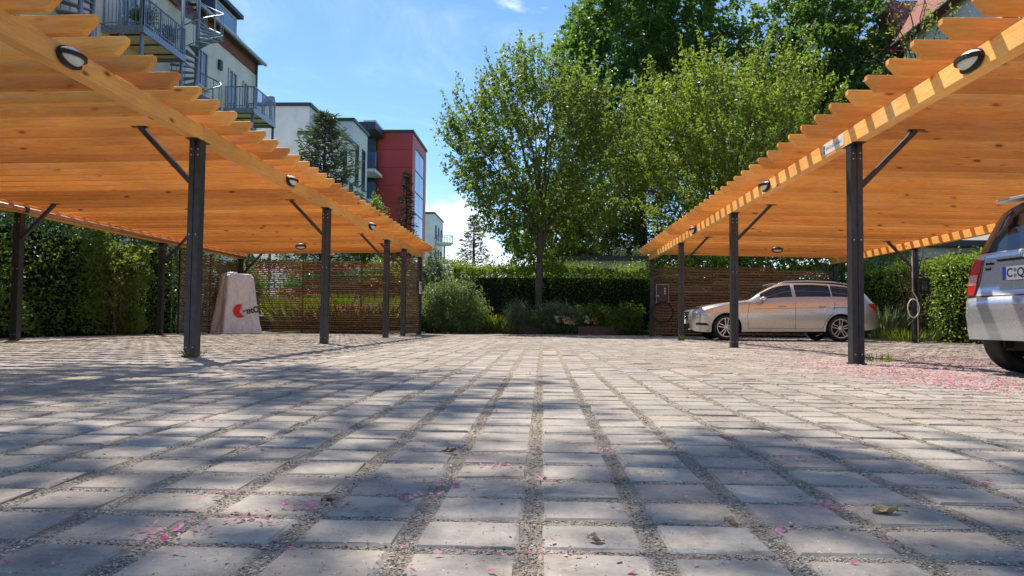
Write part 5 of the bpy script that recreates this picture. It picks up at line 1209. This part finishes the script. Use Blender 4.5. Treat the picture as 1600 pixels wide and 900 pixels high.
arch_liner(T2, spec2['wheels'], 0.343, 0.72, 0.305)
mb = MB(); mb.box(0.25, 3.75, -0.55, 0.55, 0.20, 0.42); mb.build('underbody', MAT['seam'], T2)
wm2 = wheel_meshes(0.305, 0.205, 0.20, 7, False); wheels(T2, spec2['wheels'], 0.715, 0.305, wm2)
def rear_patch(name, mat, poly, off=0.004, n=8, m=5):
    (top, bot) = poly; V = []
    for i in range(n+1):
        u = i/n; a = [np.interp(u, np.linspace(0, 1, len(top)), [p[c] for p in top]) for c in (0, 1)]; b = [np.interp(u, np.linspace(0, 1, len(bot)), [p[c] for p in bot]) for c in (0, 1)]
        for j in range(m+1):
            w = j/m; y, z = a[0]*(1-w)+b[0]*w, a[1]*(1-w)+b[1]*w
            h = cast(bv2, (9, y, z), (-1, 0, 0), off); V.append(h if h else Vector((3.7, y, z)))
    mb = MB(); mb.add(V, [(i*(m+1)+j, (i+1)*(m+1)+j, (i+1)*(m+1)+j+1, i*(m+1)+j+1) for i in range(n) for j in range(m)], True); return mb.build(name, mat, T2)
for s in (-1, 1):
    q = rear_patch('tail_light', MAT['redlens'], ([(s*0.55, 0.965), (s*0.69, 0.985)], [(s*0.61, 0.665), (s*0.74, 0.665)]), 0.008)
    side_patch('tail_light', bv2, ([(3.70, 0.99), (3.93, 0.985)], [(3.86, 0.665), (3.96, 0.665)]), MAT['redlens'], T2, 0.006, s)
    o = rear_patch('reversing_light', MAT['paleLens'], ([(s*0.585, 0.84), (s*0.71, 0.84)], [(s*0.60, 0.75), (s*0.73, 0.75)]), 0.012)
    seam(bv2, [(s*0.53, 0.99), (s*0.56, 0.80), (s*0.60, 0.655)], T2, 1, 0.004, dirn=1)
    seam(bv2, [(1.30, 0.30), (1.26, 0.6), (1.34, 0.95)], T2, s); seam(bv2, [(2.33, 0.30), (2.33, 0.97)], T2, s); seam(bv2, [(2.98, 0.30), (3.05, 0.55), (3.2, 0.75), (3.22, 0.98)], T2, s)
    side_patch('headlight', bv2, ([(0.09, 0.66), (0.2, 0.76), (0.5, 0.84)], [(0.1, 0.6), (0.3, 0.62), (0.5, 0.74)]), MAT['clearlens'], T2, 0.004, s)
    mb = MB(); mb.lathe([(0.001, -0.11), (0.07, -0.10), (0.10, -0.04), (0.10, 0.05), (0.07, 0.10), (0.001, 0.105)], 12, Matrix.Translation((1.5, s*0.97, 1.06)) @ Matrix.Rotation(R(90), 4, 'X') @ Matrix.Diagonal((0.8, 0.75, 1, 1))); mb.bar((1.45, s*0.82, 1.0), (1.48, s*0.93, 1.02), 0.06, 0.03); mb.build('mirror', MAT['silver2'], T2)
seam(bv2, [(-0.70, 0.652), (0.70, 0.652)], T2, 1, 0.006, dirn=1)
rear_patch('plate_recess', MAT['silver2'], ([(-0.36, 0.945), (0.36, 0.945)], [(-0.31, 0.70), (0.31, 0.70)]), 0.002)
rear_patch('handle_strip', MAT['seam'], ([(-0.38, 0.955), (0.38, 0.955)], [(-0.36, 0.935), (0.36, 0.935)]), 0.008)
xr = 3.972
pl = None
mb = MB(); mb.box(xr, xr+0.012, -0.26, 0.26, 0.775, 0.885); plate = mb.build('licence_plate', MAT['white'], T2)
mb = MB(); mb.box(xr+0.0122, xr+0.0135, -0.26, -0.218, 0.776, 0.884)
# seen from behind, the car's left (-y here after turning) lies at the reader's left
blue = mb.build('blue_band', MAT['blue'], plate)
RX = Matrix(((0, 0, 1), (1, 0, 0), (0, 1, 0))).to_4x4()          # text x -> +y, text y -> +z, facing +x
def rear_text(s, size, y, z, parent, mat, x):
    me = text_mesh(s, size, mat, 0.0006, bold=0.0015); me.transform(Matrix.Translation((x, y, z)) @ RX); return link('lettering', me, parent)
rear_text('C', 0.098, -0.178, 0.829, plate, MAT['ink'], xr+0.0134); rear_text('QA', 0.098, -0.025, 0.829, plate, MAT['ink'], xr+0.0134)
mb = MB(); mb.lathe([(0, 0.001), (0.017, 0.001), (0.017, 0)], 12, Matrix.Translation((xr+0.0122, -0.118, 0.852)) @ Matrix.Rotation(R(90), 4, 'Y')); mb.lathe([(0, 0.001), (0.017, 0.001), (0.017, 0)], 12, Matrix.Translation((xr+0.0122, -0.118, 0.806)) @ Matrix.Rotation(R(90), 4, 'Y')); mb.build('seal', MAT['galv'], plate)
h = cast(bv2, (9, 0, 0.975), (-1, 0, 0), 0.012)
mb = MB(); mb.tube([(h.x+0.004, 0.085*math.cos(R(15*k)), 0.985+0.040*math.sin(R(15*k))) for k in range(25)], 0.009, 6); mb.build('emblem', MAT['chrome'], T2)
me = text_mesh('G', 0.07, MAT['ink'], 0.003, bold=0.002); me.transform(Matrix.Translation((h.x+0.004, -0.035, 0.985)) @ RX); link('lettering', me, T2)
mb = MB()
for row, z in enumerate((0.925, 0.88)):
    y = -0.50
    for k in range(6 if row == 0 else 4):
        h = cast(bv2, (9, y, z), (-1, 0, 0), 0.003)
        if h: mb.box(h.x-0.004, h.x+0.003, y-0.005, y+0.005, z-0.009, z+0.007 + (0.006 if k % 3 == 0 else 0))
        y += 0.017
mb.build('model_badge', MAT['seam'], T2)
mb = MB(); mb.box(3.66, 3.80, -0.58, 0.58, 1.455, 1.485); link('roof_spoiler', bevel(mb.mesh('roof_spoiler', MAT['silver2']), 0.01, 2), T2)
mb = MB(); mb.bar((3.90, -0.05, 1.07), (3.80, 0.42, 1.16), 0.02, 0.03); mb.bar((3.93, 0.0, 1.03), (3.90, -0.06, 1.08), 0.05, 0.04); mb.build('rear_wiper', MAT['black'], T2)

# ================================================================== WRAPPED BUNDLE
t = thing('wrapped_bundle', 'tall object wrapped in crumpled white plastic with red logo beside the fence', 'covered object', (-8.60, 20.75, 0), R(50))
mb = MB(); nu, nv = 160, 70; V = []
for j in range(nv+1):
    v = j/nv; zt_ = min(1.0, v/0.86); k = 1.0 if v < 0.86 else 1-((v-0.86)/0.14)
    for i in range(nu):
        pq = 4.0*i/nu; sd_ = int(pq); fr_ = (pq-sd_)*2-1; c, s_ = ((1, fr_), (-fr_, 1), (-1, -fr_), (fr_, -1))[sd_]; nn_ = (abs(c)**9+abs(s_)**9)**(1/9); c /= nn_; s_ /= nn_; i_ = i*0.6
        w_ = 1.16 - 0.30*zt_**0.8 + 0.10*(1-zt_)**3
        x = 0.46*c*w_; y = 0.36*s_*w_
        if v > 0.66: q_ = min(1, (v-0.66)/0.20); rr_ = 1-0.24*(1-math.sqrt(max(0, 1-q_*q_))); x *= rr_; y *= rr_
        d_ = x*0.6+y*0.8
        fo = 0.013*math.sin(d_*13+zt_*6.5)+0.008*math.sin(i_*0.52-zt_*13+1)+0.06*math.sin(i_*0.37+zt_*2.5)*(1-zt_)**1.3+0.006*math.sin(i_*0.9+zt_*19)
        z = 1.70*zt_*(1-0.02*(v > 0.8)) - 0.07*x*zt_**2 + 0.012*math.sin(x*11+y*7)*zt_
        if y < -0.1:                                # slanting creases where the film hangs from the shoulder
            for x0_, sl_, w2_, am_ in ((-0.36, 0.62, 0.045, 0.045), (-0.20, 0.25, 0.03, -0.03), (0.30, -0.35, 0.05, 0.03), (-0.44, 0.95, 0.03, -0.028), (0.10, 0.12, 0.035, 0.022)):
                y -= am_*math.exp(-((x-(x0_+sl_*(1-zt_)))/w2_)**2)*math.sin(math.pi*min(1, zt_*1.05))**0.5
        else:
            x += 0.03*math.sin(y*16+zt_*5)*(1-0.5*zt_) if abs(x) > 0.2 else 0
        V.append((x*(1+fo)*k, y*(1+fo)*k, max(0.0, z + 0.02*(1-k)) if v > 0.01 else 0.0))
mb.add(V, [(j*nu+i, j*nu+(i+1) % nu, (j+1)*nu+(i+1) % nu, (j+1)*nu+i) for j in range(nv) for i in range(nu)], True)
PLA = newmat('white_plastic_film'); m_, nt_, b_ = PLA
g_ = N(nt_, 'ShaderNodeTexCoord'); n_ = N(nt_, 'ShaderNodeTexNoise', Scale=5.0, Detail=5.0, Roughness=0.55, Distortion=2.5); mpn_ = N(nt_, 'ShaderNodeMapping'); mpn_.inputs['Scale'].default_value = (0.8, 0.8, 0.55)
nt_.links.new(g_.outputs['Object'], mpn_.inputs[0]); nt_.links.new(mpn_.outputs[0], n_.inputs['Vector'])
r_ = ramp(nt_, n_.outputs['Fac'], [(0.3, (0.56, 0.62, 0.70)), (0.6, (0.68, 0.74, 0.81))]); nt_.links.new(r_.outputs[0], b_.inputs['Base Color']); b_.inputs['Roughness'].default_value = 0.2
bump(nt_, b_, n_.outputs['Fac'], 0.35, 0.10)
film = mb.build('plastic_film', m_, t)
bvb = BVHTree.FromPolygons(V, [(j*nu+i, j*nu+(i+1) % nu, (j+1)*nu+(i+1) % nu, (j+1)*nu+i) for j in range(nv) for i in range(nu)])
def wrap(me, x0, z0, mat, name):
    """print lying on the film"""
    for v in me.vertices:
        p = Vector((x0+v.co.x, -2, z0+v.co.y)); h = bvb.ray_cast(p, Vector((0, 1, 0)))[0]
        v.co = (p.x, (h.y if h else -0.4)-0.020-v.co.z, p.z)
    me.materials.clear(); me.materials.append(mat); link(name, me, t)
mb = MB(); ns = 20; V2 = [(0, 0, 0)] + [(0.19*math.cos(R(18*k)), 0.19*math.sin(R(18*k)), 0) for k in range(20)] + [(0.10*math.cos(R(18*k)), 0.10*math.sin(R(18*k)), 0) for k in range(20)]
F2 = [(0, 21+k, 21+(k+1) % 20) for k in range(20)] + [(21+k, 1+k, 1+(k+1) % 20, 21+(k+1) % 20) for k in range(20)]
F2 = [f for f in F2 if not (any(V2[i][0] > 0.06 and V2[i][1] > -0.15 for i in f))]
mb.add(V2, F2); wrap(mb.mesh('logo', MAT['red']), -0.10, 0.62, MAT['red'], 'logo')
me = text_mesh('entO', 0.24, MAT['ink'], 0.001, bold=0.007); me.transform(Matrix.Rotation(R(8), 4, 'Z')); wrap(me, 0.24, 0.64, MAT['ink'], 'lettering')

# ================================================================== ELECTRICAL BOXES AND CABLES
t = thing('charging_box', 'dark wall charging box with hanging black cable on the fence corner post', 'charging box', (XR_+0.28, 22.30, 0))
mb = MB(); mb.box(-0.17, 0.17, 0.0, 0.16, 1.02, 1.52); link('housing', bevel(mb.mesh('housing', plain('charger_maroon', (0.05, 0.03, 0.032), 0.4)), 0.02, 2), t)
mb = MB()
for a in ((-0.185, -0.172, 1.0, 1.54), (0.172, 0.185, 1.0, 1.54), (-0.171, 0.171, 1.522, 1.54), (-0.171, 0.171, 1.0, 1.018)): mb.box(a[0], a[1], -0.012, 0.14, a[2], a[3])
mb.build('frame', MAT['galv'], t)
for z in (1.42, 1.34, 1.27): mb = MB(); mb.lathe([(0, 0.012), (0.022, 0.01), (0.026, 0)], 12, Matrix.Translation((0.07, -0.002, z)) @ Matrix.Rotation(R(90), 4, 'X')); mb.build('socket', MAT['white'], t)
mb = MB(); mb.tube([(0.0+0.30*math.sin(R(12*k))*(1+0.05*math.sin(k)), -0.03-0.01*math.sin(k*1.3), 0.72+0.30*math.cos(R(12*k))) for k in range(62)], 0.022, 7); mb.build('cable', MAT['black'], t)
mb = MB(); mb.bar((-0.20, 0.08, 1.2), (-0.12, 0.08, 1.2), 0.3, 0.04); mb.build('bracket', MAT['galv'], t)
t = thing('charging_post_box', 'small black meter box with looped white cable on the outer post', 'charging box', (XRR, 17.70, 0))
mb = MB(); mb.box(-0.02, 0.24, -0.13, -0.01, 1.12, 1.50); link('housing', bevel(mb.mesh('housing', MAT['blackgloss']), 0.015, 2), t)
mb = MB(); mb.box(0.05, 0.17, -0.134, -0.1305, 1.20, 1.42); mb.build('window', MAT['pane'], t)
mb = MB(); mb.tube([(-0.10, -0.02, 2.15), (-0.10, -0.02, 1.2), (-0.04, -0.06, 1.05), (-0.02, -0.07, 1.0), (-0.01, -0.07, 0.02)], 0.014, 7); mb.build('conduit', plain('grey_conduit', (0.45, 0.43, 0.41), 0.5), t)
mb = MB(); mb.tube([(-0.12+0.13*math.sin(R(18*k)), -0.09, 0.80+0.21*math.cos(R(18*k))) for k in range(21)], 0.012, 7); mb.build('cable_loop', MAT['white'], t)
mb = MB(); mb.tube([(0.05+0.26*math.sin(R(14*k)), -0.09-0.004*k, 0.38+0.28*math.cos(R(14*k))) for k in range(40)], 0.015, 7); mb.build('hose', plain('green_hose', (0.03, 0.07, 0.05), 0.5), t)
